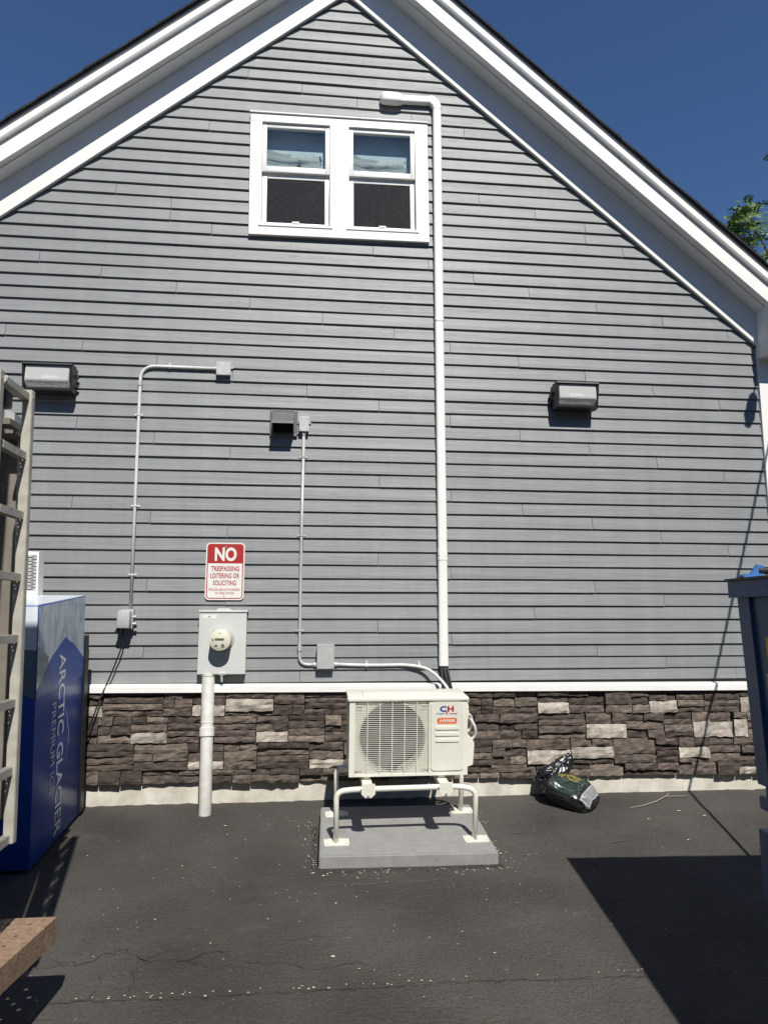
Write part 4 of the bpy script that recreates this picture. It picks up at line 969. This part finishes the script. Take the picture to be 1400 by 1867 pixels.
bm = NB(); box(bm, (X0+.05, V1+.0015, .03), (X1+.010, V1+.075, 1.215), .003); obj('back_panel', loc(bm, B), MT['black'], t, keep=False)
# slotted condenser hood on top
gx0, gx1, gv, gw0, gw1 = -2.45, -1.800, -.235, WT+.004, WT+.300
gv0 = -.31
bm = NB(); box(bm, (gx0, gv0+.004, gw0), (gx1-.004, gv+.02, gw1-.004)); hood = obj('condenser_hood', loc(bm, B), MT['black'], t, keep=False)
bm = NB(); nr, nc = 20, 36; xs = [gx0+.012+(gx1-gx0-.024)*k/nc for k in range(nc+1)]; zs = [gw0+.035+(gw1-gw0-.06)*k/(2*nr) for k in range(2*nr+1)]
vv = {}
def gv_(i, j):
    if (i, j) not in vv: vv[(i, j)] = bm.verts.new((xs[i], gv0, zs[j]))
    return vv[(i, j)]
for j in range(2*nr):
    for i in range(nc):
        if j % 2 == 1 and (i+2*((j//2) % 2)) % 4 != 3: continue
        bm.faces.new((gv_(i, j), gv_(i+1, j), gv_(i+1, j+1), gv_(i, j+1)))
bmesh.ops.solidify(bm, geom=bm.faces[:], thickness=.0015)
for a, b in (((gx0, gw0), (gx0+.012, gw1)), ((gx1-.012, gw0), (gx1, gw1)), ((gx0+.012, gw0), (gx1-.012, gw0+.035)), ((gx0+.012, gw1-.025), (gx1-.012, gw1))): box(bm, (a[0], gv0-.0008, a[1]), (b[0], gv0+.0022, b[1]))
box(bm, (gx1-.0018, gv0+.0024, gw0), (gx1+.0004, gv+.02, gw1)); box(bm, (gx0, gv0+.0024, gw1-.0015), (gx1-.002, gv+.02, gw1+.0005))
obj('slotted_grille', loc(bm, B), MT['white'], hood, keep=False)

# ================================================================ LADDER, MAST, DECK (left edge)
t = thing('access_ladder', 'upright weathered aluminium ladder with perforated treads at the left edge', 'ladder', (-1.07, -2.7, .62))
T0, T1 = Vector((-1.114, 0, 2.335)), Vector((-1.064, 0, .64))      # rail centre line, top and bottom
rx_ = lambda z: T0.x+(T1.x-T0.x)*(T0.z-z)/(T0.z-T1.z)
def rail(y, flip, ox=0.):
    bm = NB(); wd = .034
    def slab(dx0, dx1, ya, yb):
        A = []; 
        for z in (.64, 2.335):
            x = rx_(z)+ox; A.append([bm.verts.new(p) for p in ((x+dx0, ya, z), (x+dx1, ya, z), (x+dx1, yb, z), (x+dx0, yb, z))])
        bm.faces.new(A[0][::-1]); bm.faces.new(A[1])
        for k in range(4): bm.faces.new((A[0][k], A[0][(k+1) % 4], A[1][(k+1) % 4], A[1][k]))
    slab(-wd/2, wd/2, y-.0025, y+.0025)
    s = 1 if flip else -1
    slab(-wd/2-.001, -wd/2+.004, min(y+s*.0025, y+s*.028), max(y+s*.0025, y+s*.028)); slab(wd/2-.004, wd/2+.001, min(y+s*.0025, y+s*.028), max(y+s*.0025, y+s*.028))
    obj('rail', bm, MT['alu'], t)
rail(-2.585, True); rail(-2.80, False, -.018)
zr = [2.082, 1.848, 1.611, 1.382, 1.147, .906, .668]
for z in zr:
    x = rx_(z); ya, yb = -2.797, -2.588; bm = NB(); hw = .014; x -= .008
    nx, ny = 9, 34; g = {}
    xs = [x-hw+2*hw*i/nx for i in range(nx+1)]; ys = [ya+(yb-ya)*j/ny for j in range(ny+1)]
    gvx = lambda i, j: g.setdefault((i, j), bm.verts.new((xs[i], ys[j], z+(.0022 if (j % 2 and 0 < i < nx) else 0)))) if (i, j) not in g else g[(i, j)]
    for i in range(nx):
        for j in range(ny):
            if i in (2, 6) and j % 4 == 1 or i == 4 and j % 4 == 3: continue
            bm.faces.new((gvx(i, j), gvx(i+1, j), gvx(i+1, j+1), gvx(i, j+1)))
    bmesh.ops.solidify(bm, geom=bm.faces[:], thickness=.0015)
    for s in (-1, 1): box(bm, (x+s*hw-.001, ya, z-.028), (x+s*hw+.001, yb, z-.0008))
    obj('tread', bm, MT['alu'], t)
bm = NB(); x = rx_(2.31)-.008; box(bm, (x-.017, -2.797, 2.292), (x+.017, -2.588, 2.322), .003); obj('top_bar', bm, MT['alu'], t)
bm = NB()
for y in (-2.575, -2.815): tube(bm, [(rx_(2.30)+.012, y, 2.31), (rx_(2.30)+.012, y+.006, 2.31)], .008, 10)
obj('bolt', bm, MT['galv'], t)

t = thing('steel_mast', 'tan steel mast posts with brackets standing behind the ladder', 'mast', (-1.27, -2.33, gz(-2.33)))
for (xa, xb, y0, y1, top) in ((-1.285, -1.235, -2.34, -2.29, 2.19), (-1.40, -1.300, -2.36, -2.30, 2.23)):
    bm = NB(); dx = .060
    A = [bm.verts.new(p) for p in ((xa+dx, y0, .66), (xb+dx, y0, .66), (xb+dx, y1, .66), (xa+dx, y1, .66))]; C_ = [bm.verts.new(p) for p in ((xa, y0, top), (xb, y0, top), (xb, y1, top), (xa, y1, top))]
    bm.faces.new(A[::-1]); bm.faces.new(C_)
    for k in range(4): bm.faces.new((A[k], A[(k+1) % 4], C_[(k+1) % 4], C_[k]))
    obj('post', bm, MT['tan'], t)
bm = NB(); box(bm, (-1.40, -2.47, 2.185), (-1.195, -2.345, 2.225), .003); obj('bracket', bm, MT['tan'], t)
bm = NB(); prism(bm, [(-1.30, 2.246), (-1.19, 2.232), (-1.19, 2.262), (-1.30, 2.30)], .10, 'Y', -2.50); obj('slide_bar', bm, MT['boxgrey'], t)
bm = NB(); tube(bm, [(-1.262, -2.45, 2.30), (-1.262, -2.45, 2.372)], .036, 16); box(bm, (-1.262, -2.455, 2.345), (-1.195, -2.44, 2.353)); obj('pulley', bm, MT['bronze'], t)
bm = NB(); box(bm, (-1.20, -2.582, 2.196), (-1.172, -2.472, 2.220)); obj('ladder_bracket', bm, MT['tan'], t)
bm = NB(); box(bm, (-2.6, -2.36, .60), (-1.22, -2.29, .658)); obj('base_beam', bm, MT['tan'], t)
for x in (-2.5, -1.75): bm = NB(); box(bm, (x-.03, -2.355, gz(-2.35)-.003), (x+.03, -2.295, .598)); obj('leg', bm, MT['tan'], t)

# perforated rusty deck with a deep rim, on legs
t = thing('work_platform', 'rusty brown perforated platform corner at the lower left', 'platform', (-1.6, -2.7, gz(-2.7)))
zt, zb = .294, .205
c0 = Vector((-.956, -2.349, zt)); ed = (Vector((-1.012, -2.80, zt))-c0).normalized(); bx = Vector((-1, 0, 0))
def DP(a, b, z=0): p = c0+bx*a+ed*b; return Vector((p.x, p.y, zt+z))
bm = NB(); cs = .020; wA, wB = 1.15, .52; holes = set()
na, nb = int(wA/cs), int(wB/cs)
for r_ in range(0, 60):
    for s in range(0, 60):
        a = .055+.085*r_+(.0 if s % 2 == 0 else .0425); b = .040+.047*s
        if a < wA-.03 and b < wB-.03: holes.add((round(a/cs), round(b/cs)))
gg = {}
def dv(i, j):
    if (i, j) not in gg: p = DP(i*cs, j*cs); p.z += .0012*noise.noise((i*.35, j*.35, 0)); gg[(i, j)] = bm.verts.new(p)
    return gg[(i, j)]
for i in range(na):
    for j in range(nb):
        q = [dv(i, j), dv(i+1, j), dv(i+1, j+1), dv(i, j+1)]
        if (i, j) in holes:
            cc = sum((v.co for v in q), Vector())/4; ring = []
            for k in range(8): a = math.pi*2*k/8+math.pi/8; ring.append(bm.verts.new(cc+bx*math.cos(a)*.0092+ed*math.sin(a)*.0092))
            ca = [min(range(8), key=lambda k: (ring[k].co-v.co).length) for v in q]
            for k in range(4):
                a, b = ca[k], ca[(k+1) % 4]; st = 1 if ((b-a) % 8) <= 4 else -1; seq = [a]
                while seq[-1] != b: seq.append((seq[-1]+st) % 8)
                bm.faces.new([q[k], q[(k+1) % 4]]+[ring[m] for m in seq[::-1]])
        else: bm.faces.new(q)
bmesh.ops.recalc_face_normals(bm, faces=bm.faces)
bmesh.ops.solidify(bm, geom=bm.faces[:], thickness=.004)
obj('deck_plate', bm, MT['rust'], t)
def rim(p0, p1, z0, z1, th, seed):
    bm = NB(); n = max(6, int((p1-p0).length/.02)); d = (p1-p0); nn = Vector((-d.y, d.x, 0)).normalized()*th; rows = []
    for i in range(n+1):
        p = p0+d*i/n; rows.append([])
        for j in range(5):
            z = z0+(z1-z0)*j/4; k = .0035*noise.noise((i*.6, j*.9, seed))
            rows[-1].append((bm.verts.new((p.x+nn.x*k*60, p.y+nn.y*k*60, z)), bm.verts.new((p.x+nn.x, p.y+nn.y, z))))
    for a, b in zip(rows, rows[1:]):
        for j in range(4): bm.faces.new((a[j][0], b[j][0], b[j+1][0], a[j+1][0])); bm.faces.new((a[j][1], a[j+1][1], b[j+1][1], b[j][1]))
        bm.faces.new((a[0][0], a[0][1], b[0][1], b[0][0])); bm.faces.new((a[4][0], b[4][0], b[4][1], a[4][1]))
    for r_ in (rows[0], rows[-1]):
        for j in range(4): bm.faces.new((r_[j][0], r_[j+1][0], r_[j+1][1], r_[j][1]))
    obj('rim', bm, MT['rust'], t)
rim(DP(-.0015, -.0015), DP(-.0015, wB), zb, zt+.001, .004, 1); rim(DP(.004, -.0015), DP(wA, -.0015), zb, zt+.0005, -.004, 2)
for a, b in ((.62, .1), (.62, .45), (1.1, .1), (1.1, .45)):
    p = DP(a, b); bm = NB(); box(bm, (p.x-.02, p.y-.02, gz(p.y)-.002), (p.x+.02, p.y+.02, zt-.006)); obj('leg', bm, MT['rust'], t)

# ================================================================ BOX TRUCK outside the frame on the left, whose shade falls on the yard
t = thing('box_truck', 'tall off white box truck parked left of the ladder, shading the ice freezer', 'truck', (-2.4, -5.6, gz(-5.6)))
tx0, tx1, ty0, ty1, tz0, tz1 = -3.5, -1.085, -8.2, -3.4, .55, 3.87
bm = NB(); box(bm, (tx0, ty0, tz0), (tx1, ty1, tz1), .02); obj('cargo_box', bm, MT['truckwhite'], t)
bm = NB(); box(bm, (tx0+.05, ty1+.001, tz0+.1), (-2.30, ty1+.03, tz1-.1), .005); box(bm, (-2.28, ty1+.001, tz0+.1), (tx1-.05, ty1+.03, tz1-.1), .005); obj('rear_door', bm, MT['truckwhite'], t)
bm = NB(); box(bm, (tx0+.6, ty0-2.0, .35), (tx1-.6, ty1-.1, .618)); obj('chassis', bm, MT['black'], t)
bm = NB(); prism(bm, [(-8.22, .4), (-8.22, 2.3), (-9.2, 2.3), (-9.75, 1.45), (-10.3, 1.3), (-10.35, .4)], 2.0, 'X', -3.4); obj('cab', bm, MT['truckwhite'], t)
bm = NB(); prism(bm, [(-9.18, 2.2), (-9.70, 1.5), (-9.71, 1.52), (-9.22, 2.22)], 1.8, 'X', -3.3)
for x in (-3.404, -1.398): prism(bm, [(-8.5, 1.45), (-8.5, 2.15), (-9.1, 2.15), (-9.5, 1.5)], .004, 'X', x)
obj('window', bm, MT['glass'], t)
for y in (-4.3, -9.4):
    for x in (-3.35, -1.55):
        bm = NB(); zc = gz(y)+.42; tube(bm, [(x-.13, y, zc), (x+.13, y, zc)], .42, 24); wh_ = obj('wheel', bm, MT['tyre'], t, smooth=True)
        bm = NB(); tube(bm, [(x-.135, y, zc), (x+.135, y, zc)], .22, 20); obj('rim', bm, MT['galv'], wh_, smooth=True)

# ================================================================ DUMPSTER (right edge)
t = thing('dumpster', 'dark navy front load dumpster with black lids and a bright blue hinge lug', 'dumpster', (2.5, -3.3, gz(-3.3)), (0, 0, 0))
DA = R(-3.0); dc = Vector((1.787, -2.53, 0))
def D(a, b, z): # a away to the right, b towards the camera
    ex = Vector((math.cos(DA), -math.sin(DA)*-1*0+math.sin(-DA)*-1, 0)).normalized(); ey = Vector((-.05, -1, 0)).normalized()
    ex = Vector((-ey.y, ey.x, 0)); p = dc+ex*a+ey*b; return Vector((p.x, p.y, z))
def dbox(bm, a0, a1, b0, b1, z0, z1, ta=0, bev=.004):
    vs_ = box(bm, (0, 0, 0), (1, 1, 1))
    for v in vs_: 
        A = a1 if v.co.x > .5 else a0; Bq = b1 if v.co.y > .5 else b0; z = z1 if v.co.z > .5 else z0
        if v.co.z < .5 and v.co.x < .5: A += ta
        v.co = D(A, Bq, z)
DL, DW = 1.75, 1.9
def hexa(bm, p): # p: 8 corners (bottom 4, top 4)
    v = [bm.verts.new(q) for q in p]
    for f in ((3, 2, 1, 0), (4, 5, 6, 7), (0, 1, 5, 4), (1, 2, 6, 5), (2, 3, 7, 6), (3, 0, 4, 7)): bm.faces.new([v[i] for i in f])
bm = NB()
zt_, zm, zb_ = 1.605, .80, .16
# body: straight upper part, belly stepping in below
hexa(bm, [D(.062, .06, zm), D(DW, .06, zm), D(DW, DL-.05, zm), D(.062, DL-.05, zm), D(.040, .035, 1.53), D(DW, .035, 1.53), D(DW, DL-.03, 1.53), D(.040, DL-.03, 1.53)])
hexa(bm, [D(.085, .10, zb_), D(DW, .10, zb_), D(DW, DL-.1, zb_), D(.085, DL-.1, zb_), D(.064, .062, zm-.001), D(DW, .062, zm-.001), D(DW, DL-.06, zm-.001), D(.064, DL-.06, zm-.001)])
body = obj('body', bm, MT['dump'], t)
bm = NB(); hexa(bm, [D(a, b, z) for z, q in ((1.532, 0), (1.600, 0)) for a, b in ((0, 0), (DW, 0), (DW, DL), (0, DL))]); obj('top_rim', bm, MT['dump'], t)
bm = NB()   # corner post and raised rib round the side panel
hexa(bm, [D(.045, .045, zm-.02), D(.07, .045, zm-.02), D(.07, .125, zm-.02), D(.045, .125, zm-.02), D(.026, .022, 1.531), D(.06, .022, 1.531), D(.06, .105, 1.531), D(.026, .105, 1.531)])
obj('corner_post', bm, MT['dump'], t); bm = NB()
hexa(bm, [D(.045, 1.5, zm-.02), D(.07, 1.5, zm-.02), D(.07, 1.6, zm-.02), D(.045, 1.6, zm-.02), D(.026, 1.5, 1.531), D(.06, 1.5, 1.531), D(.06, 1.6, 1.531), D(.026, 1.6, 1.531)])
obj('corner_post', bm, MT['dump'], t)
bm = NB(); hexa(bm, [D(a, b, z) for z in (.685, .735) for a, b in ((.045, .05), (.10, .05), (.10, DL-.1), (.045, DL-.1))]); obj('side_ledge', bm, MT['dump'], t)
bm = NB()   # fork sleeve: an open channel along the side
th = .008
for (a0, a1, z0, z1) in ((.050, .058, .33, .60), (.165, .173, .33, .60), (.058, .165, .33, .338), (.058, .165, .592, .60)):
    hexa(bm, [D(a, b, z) for z in (z0, z1) for a, b in ((a0, .02), (a1, .02), (a1, DL-.1), (a0, DL-.1))])
obj('fork_sleeve', bm, MT['dump'], t)
for k in range(2):
    bm = NB(); a0, a1 = (.002+.95*k, .94+.95*k); n = 10; prev = None; g = []
    hexa(bm, [D(a0-.010, -.012, 1.6015), D(a1, -.012, 1.6015), D(a1, DL+.01, 1.6015), D(a0-.010, DL+.01, 1.6015), D(a0-.010, -.012, 1.612), D(a1, -.012, 1.612), D(a1, DL+.01, 1.625), D(a0-.010, DL+.01, 1.618)]); obj('lid', bm, MT['lid'], t)
bm = NB(); hg = [(0.0, 1.607), (.020, 1.629), (.042, 1.629), (.072, 1.668), (.098, 1.662), (.095, 1.625), (.05, 1.607)]
a_ = [bm.verts.new(D(p, .115, z)) for p, z in hg]; b_ = [bm.verts.new(D(p, .095, z)) for p, z in hg]; bm.faces.new(a_); bm.faces.new(b_[::-1])
for i in range(len(hg)): bm.faces.new((a_[i], b_[i], b_[(i+1) % len(hg)], a_[(i+1) % len(hg)]))
tube(bm, [D(.012, .085, 1.618), D(.012, .125, 1.618)], .010, 10); obj('hinge_lug', bm, MT['dumpblue'], t)
bm = NB(); tube(bm, [D(.075, .105, 1.642), D(1.9, .105, 1.660)], .016, 12); obj('hinge_rod', bm, MT['black'], t, smooth=True)
bm = NB(); f_ = lambda a, z: D(.0405+.027*(1.53-z)/.73-.003, a, z)
bm.faces.new([bm.verts.new(f_(*p)) for p in ((.175, 1.37), (.50, 1.37), (.50, 1.24), (.175, 1.24))]); obj('yellow_sticker', bm, MT['yellow'], t)
bm = NB(); bm.faces.new([bm.verts.new(f_(*p)) for p in ((.155, 1.225), (.50, 1.225), (.50, .955), (.155, .955))]); obj('white_sticker', bm, MT['signwhite'], t)
bm = NB()
for q in (((.160, 1.218), (.495, 1.218), (.495, 1.210), (.160, 1.210)), ((.160, .97), (.495, .97), (.495, .962), (.160, .962)), ((.160, 1.21), (.165, 1.21), (.165, .97), (.160, .97))): bm.faces.new([bm.verts.new(f_(*p)+Vector((-.0012, 0, 0))) for p in q])
text_bm(bm, 'NO', f_(.172, 1.14)+Vector((-.0012, 0, 0)), (-.05, -1, 0), (0, 0, 1), .25, .055, .0003, .03); obj('red_print', bm, MT['redink'], t)

# ================================================================ BAG, CABLE, TREE, LITTER
def bag():
    p0, p1, p2 = Vector((1.735, -.125, .285)), Vector((1.83, -.25, .235)), Vector((2.02, -.34, .165))
    base = Vector((1.90, -.25, .10))
    t = thing('plastic_bag', 'crumpled glossy black bag half full of soil slumped against the stone base', 'bag', base)
    bm = NB(); pr = []; bmesh.ops.create_icosphere(bm, subdivisions=5, radius=1)
    ax = (Vector((2.06, -.36, .13))-Vector((1.74, -.10, .27))).normalized(); up = Vector((.25, -.45, .86)); sd = ax.cross(up).normalized(); up = sd.cross(ax)
    c = Vector((1.90, -.245, .192))
    for v in bm.verts:
        n = v.co.copy(); f = lambda x, k: math.copysign(abs(x)**k, x)
        pr.append((n.x, n.y) if n.z > -.1 else (-9, -9))
        L = f(n.x, .45)*.20; Wd = f(n.y, .50)*.15; H = f(n.z, .9)*.088
        tp = 1-.25*max(0, n.x); q = Vector((L, Wd*tp, H*(1-.35*abs(n.x)**3)))
        q.z += .022*noise.noise((q.x*11, q.y*11, 3))*(1 if n.z > -.2 else .3)
        cr = abs(noise.noise((q.x*22, q.y*22, q.z*22+5)))+.5*abs(noise.noise((q.x*48, q.y*40, q.z*40)))
        q -= n*.018*cr
        w_ = c+ax*q.x+sd*q.y+up*q.z; g = gz(w_.y)+.004
        if w_.z < g: w_.z = g
        v.co = w_-base
    # bunched top of the bag leaning back on the wall
    r = bmesh.ops.create_icosphere(bm, subdivisions=5, radius=1); c2 = Vector((1.855, -.125, .325)); top = Vector((1.958, -.105, .455))
    d = (top-c2); 
    for v in r['verts']:
        n = v.co.copy(); s = (n.z+1)/2; wd = .125*(1-.80*s**1.3)+.008
        fold = 1+.30*math.sin(math.atan2(n.y, n.x)*5+n.z*3)*s+.12*noise.noise((n.x*4, n.y*4, n.z*4))
        q = c2+d*(n.z*.95+.02)+Vector((n.x*wd*fold*1.1, n.y*wd*fold*.62, 0))
        q -= n*.02*abs(noise.noise((q.x*26, q.y*26, q.z*26)))
        q.y = min(q.y, -.088); v.co = q-base
    r = bmesh.ops.create_icosphere(bm, subdivisions=4, radius=1); c3 = Vector((1.765, -.14, .315))
    for v in r['verts']:
        n = v.co.copy(); q = c3+Vector((n.x*.075, n.y*.055, n.z*.05+.02*n.x)); q -= n*.022*abs(noise.noise((q.x*30, q.y*30, q.z*30))); q.y = min(q.y, -.088); v.co = q-base
    bm.verts.index_update(); uvl = bm.loops.layers.uv.new('print')
    for fc in bm.faces:
        for lp in fc.loops: lp[uvl].uv = pr[lp.vert.index] if lp.vert.index < len(pr) else (-9, -9)
    obj('bag_body', bm, MT['bag'], t, smooth='all', keep=False)
bag()
# thin cable above the right of the yard, outside the frame: its shadow crosses the wall and the ground
Wp, Gp = Vector((3.756, 0, 2.74)), Vector((2.673, -1.138, .018)); A, Bp = Wp+S*2.2, Gp+S*.75; dd = (A-Bp)
t = thing('guy_cable', 'taut steel cable whose thin shadow runs down the right of the siding', 'cable', A+dd*.6)
bm = NB(); tube(bm, [A+dd*.9, Bp-dd*.145], .0105, 8); obj('cable', bm, MT['tank'], t, smooth='all')
Q = Vector((3.662, 0, 3.15))+S*1.45; ax = Vector((.28, 0, 1)).normalized()
t = thing('hanging_clamp', 'drop shaped cable clamp hanging off the eave whose shadow falls beside the corner board', 'cable clamp', Q)
bm = NB(); tube(bm, [Q-ax*.145, Q-ax*.13, Q-ax*.06, Q+ax*.09, Q+ax*.125, Q+ax*.13, Q+ax*.20, Q+ax*.3], [.012, .03, .05, .042, .03, .008, .008, .008], 12); tube(bm, [Q+ax*.3, Q+ax*.3+Vector((.25, .6, .35))], .008, 8); obj('clamp_body', bm, MT['black'], t, smooth=True)

def tree():
    t = thing('tree', 'leafy green tree with feathery compound leaves behind the right roof slope', 'tree', (13.6, 10.5, 1.0))
    bm = NB(); rt = random.Random(9); tips = []
    tube(bm, [(13.6, 10.5, .8), (13.5, 10.4, 4.5), (13.3, 10.3, 8.5)], [.28, .2, .13], 10)
    def limb(p, q, r0, r1): tube(bm, bend([p, (Vector(p)+Vector(q))/2+Vector((rt.uniform(-.2, .2), 0, rt.uniform(.0, .3))), q], .5, 3), [r0+(r1-r0)*k/5 for k in range(6)][:1]+[0]*0 or r0, 6) if False else tube(bm, [p, (Vector(p)+Vector(q))/2+Vector((rt.uniform(-.15, .15), rt.uniform(-.1, .1), .15)), q], [r0, (r0+r1)/2, r1], 6)
    vis = [((11.55, 10, 9.6), (10.62, 10.0, 11.55)), ((11.0, 10, 10.3), (10.25, 10, 10.75)), ((11.1, 10, 10.1), (10.55, 10, 10.5)), ((13.0, 10.2, 9.6), (11.5, 10, 10.45)), ((13.0, 10.2, 11), (11.66, 10, 13.15))]
    for p, q in vis: limb(p, q, .035, .008)
    limb((13.4, 10.3, 7.5), (11.55, 10, 9.6), .10, .035); limb((13.3, 10.3, 8.5), (13.0, 10.2, 11), .1, .04)
    for k in range(9):
        a = rt.uniform(0, 6.28); q = (13.6+2*math.cos(a)*rt.uniform(.5, 1.), 10.4+1.8*math.sin(a), rt.uniform(8.5, 12.5)); limb((13.3, 10.3, 8.3), q, .07, .02)
    obj('trunk', bm, MT['bark'], t, smooth=True)
    bm = NB()
    def frond(p, d, L):
        d = Vector(d).normalized(); n = max(6, int(L/.042)); side_ = d.cross(Vector((rt.uniform(-.3, .3), rt.uniform(-.9, -.2), rt.uniform(.3, .9)))).normalized(); nrm = side_.cross(d)
        P = Vector(p)
        for k in range(n):
            s = k/(n-1); pos = P+d*L*s+Vector((0, 0, -.35*L*s*s)); ln = .15*(1-.45*s)*rt.uniform(.8, 1.15)
            for sg in (-1, 1):
                ld = (side_*sg+d*.55+nrm*rt.uniform(-.3, .15)).normalized(); wdv = ld.cross(nrm).normalized()*ln*.21
                q0 = pos; q1 = pos+ld*ln*.45; q2 = pos+ld*ln-Vector((0, 0, ln*.15))
                vs_ = [bm.verts.new(x) for x in (q0, q1+wdv, q2, q1-wdv)]; bm.faces.new((vs_[0], vs_[1], vs_[2], vs_[3]))
    # clusters in view
    C_ = [((10.62, 10, 11.62), .16, 9), ((10.85, 10, 11.58), .17, 8), ((10.6, 10, 11.3), .20, 10), ((10.85, 10, 11.28), .15, 7), ((10.5, 10, 11.02), .25, 14), ((10.28, 10, 10.95), .15, 8), ((10.72, 10, 10.95), .2, 9), ((10.45, 10, 10.7), .25, 14), ((10.68, 10, 10.6), .2, 8), ((10.6, 10, 10.35), .25, 8),
          ((11.52, 10, 10.55), .16, 7), ((11.42, 10, 10.38), .2, 7), ((11.68, 10, 10.55), .2, 8), ((11.66, 10, 13.18), .12, 3)]
    for c, r, n in C_:
        for k in range(int(n*1.7)):
            p = Vector(c)+Vector((rt.uniform(-r, r), rt.uniform(-.4, .4), rt.uniform(-r, r)*.8)); frond(p, (rt.uniform(-.6, 1.), rt.uniform(-1, .4), rt.uniform(-.3, .6)), rt.uniform(.22, .38))
    for k in range(900):
        a, b = rt.uniform(0, 6.28), rt.uniform(-.9, 1); r = rt.uniform(.35, 1)
        p = Vector((14.1+2.2*r*math.cos(a)*math.sqrt(1-b*b*.8), 10.6+2.0*r*math.sin(a)*math.sqrt(1-b*b*.8), 10.6+2.3*r*b))
        if p.x < 11.95: continue
        frond(p, (math.cos(a), math.sin(a), b*.5+.1), rt.uniform(.4, .7))
    obj('crown', bm, MT['leaf'], t)
tree()
# litter: pale petals, gravel crumbs, a twig
rl = random.Random(12)
bm = NB()
def flake(u, v, s):
    c = G(u, v, .003); a = rl.uniform(0, 6.28); n = rl.choice((4, 5, 6)); e_ = rl.uniform(.4, 1); h = s*rl.uniform(.2, .6)
    ring = [bm.verts.new(c+Vector((math.cos(a+6.28*k/n)*s*rl.uniform(.7, 1.1), math.sin(a+6.28*k/n)*s*e_*rl.uniform(.7, 1.1), rl.uniform(.001, .003)+h*.3))) for k in range(n)]
    top = bm.verts.new(c+Vector((0, 0, h)))
    for k in range(n): bm.faces.new((ring[k], ring[(k+1) % n], top))
for k in range(46): flake(rl.uniform(-.0, 1.22), -1.165-abs(rl.gauss(0, .035)), rl.uniform(.003, .010))
for k in range(48): flake(.07-abs(rl.gauss(0, .06)), rl.uniform(-1.12, -.4), rl.uniform(.003, .008))
for k in range(40): flake(1.14+abs(rl.gauss(0, .06)), rl.uniform(-1.12, -.3), rl.uniform(.003, .008))
for k in range(120): flake(rl.gauss(0, .75), rl.uniform(-2.2, -.2), rl.uniform(.0018, .006))
for k in range(130): flake(rl.uniform(-1.2, 3.0), rl.uniform(-2.5, -.1), rl.uniform(.0015, .005))
for k in range(46): flake(rl.uniform(-1.1, .3) if k % 2 else rl.uniform(-1.1, 1.6), -2.215+rl.gauss(0, .007), rl.uniform(.003, .008))
for u, v, s in ((.135, -2.0, .011), (2.33, -.55, .012), (2.62, -.42, .016), (2.75, -.52, .014), (-.52, -.45, .012), (2.42, -.9, .01)): flake(u, v, s)
o = obj('petal_litter', bm, MT['debris']); o['kind'] = 'stuff'; tag(o, 'scattered cream petals and crumbs lying over the dark asphalt', 'litter')
bm = NB()
def crumb(u, v, s):
    r = bmesh.ops.create_icosphere(bm, subdivisions=1, radius=s); c = G(u, v, s*.4)
    for q in r['verts']: q.co = Vector((q.co.x*rl.uniform(.7, 1.3), q.co.y*rl.uniform(.7, 1.3), q.co.z*.8))+c
for k in range(900): crumb(rl.uniform(.06, 1.15), -1.143-abs(rl.gauss(0, .022)), rl.uniform(.003, .007))
for k in range(300): crumb(.082-abs(rl.gauss(0, .02)), rl.uniform(-1.12, -.5), rl.uniform(.002, .006))
o = obj('gravel', bm, MT['gravel']); o['kind'] = 'stuff'; tag(o, 'dark loose gravel bedding along the edge of the equipment pad', 'gravel')
bm = NB()
tw = [G(2.30, -.34, .008), G(2.42, -.31, .012), G(2.55, -.24, .014), G(2.66, -.16, .018), G(2.72, -.10, .02)]
tube(bm, tw, [.0022, .003, .003, .003, .0015], 6); tube(bm, [tw[3], G(2.78, -.15, .015), G(2.84, -.145, .012)], [.0022, .002, .0012], 6)
tag(obj('twig', bm, MT['twig']), 'dry forked twig lying on the asphalt right of the black bag', 'twig')

# unseen trees added behind and beside the lot to cut sky fill
def wood():
    bm = NB(); rw = random.Random(31); spots = []
    for k in range(42): spots.append((-32+1.6*k+rw.uniform(-.5, .5), -17.5-rw.uniform(0, 3), rw.uniform(8.0, 10.0)))
    for k in range(13):
        for s in (-17, 17): spots.append((s*rw.uniform(1, 1.15), -16.5+1.5*k+rw.uniform(-.4, .4), rw.uniform(8, 11)))
    for k, (x, y, h) in enumerate(spots):
        r = rw.uniform(1.7, 2.5); q = bmesh.ops.create_icosphere(bm, subdivisions=3, radius=1)
        for v in q['verts']:
            n = v.co.copy(); f = 1+.32*noise.noise((n.x*2.3+k*7, n.y*2.3, n.z*2.3))+.18*noise.noise((n.x*6+k, n.y*6, n.z*6)); v.co = Vector((x+n.x*r*f, y+n.y*r*f, gz(y)+h*.5+n.z*h*.53*f))
    o = obj('sky_blocker_trees', bm, MT['leaf_dark']); o['kind'] = 'stuff'; tag(o, 'unseen dark leafy trees added round the lot to block sky light', 'sky_blocker_trees')
wood()
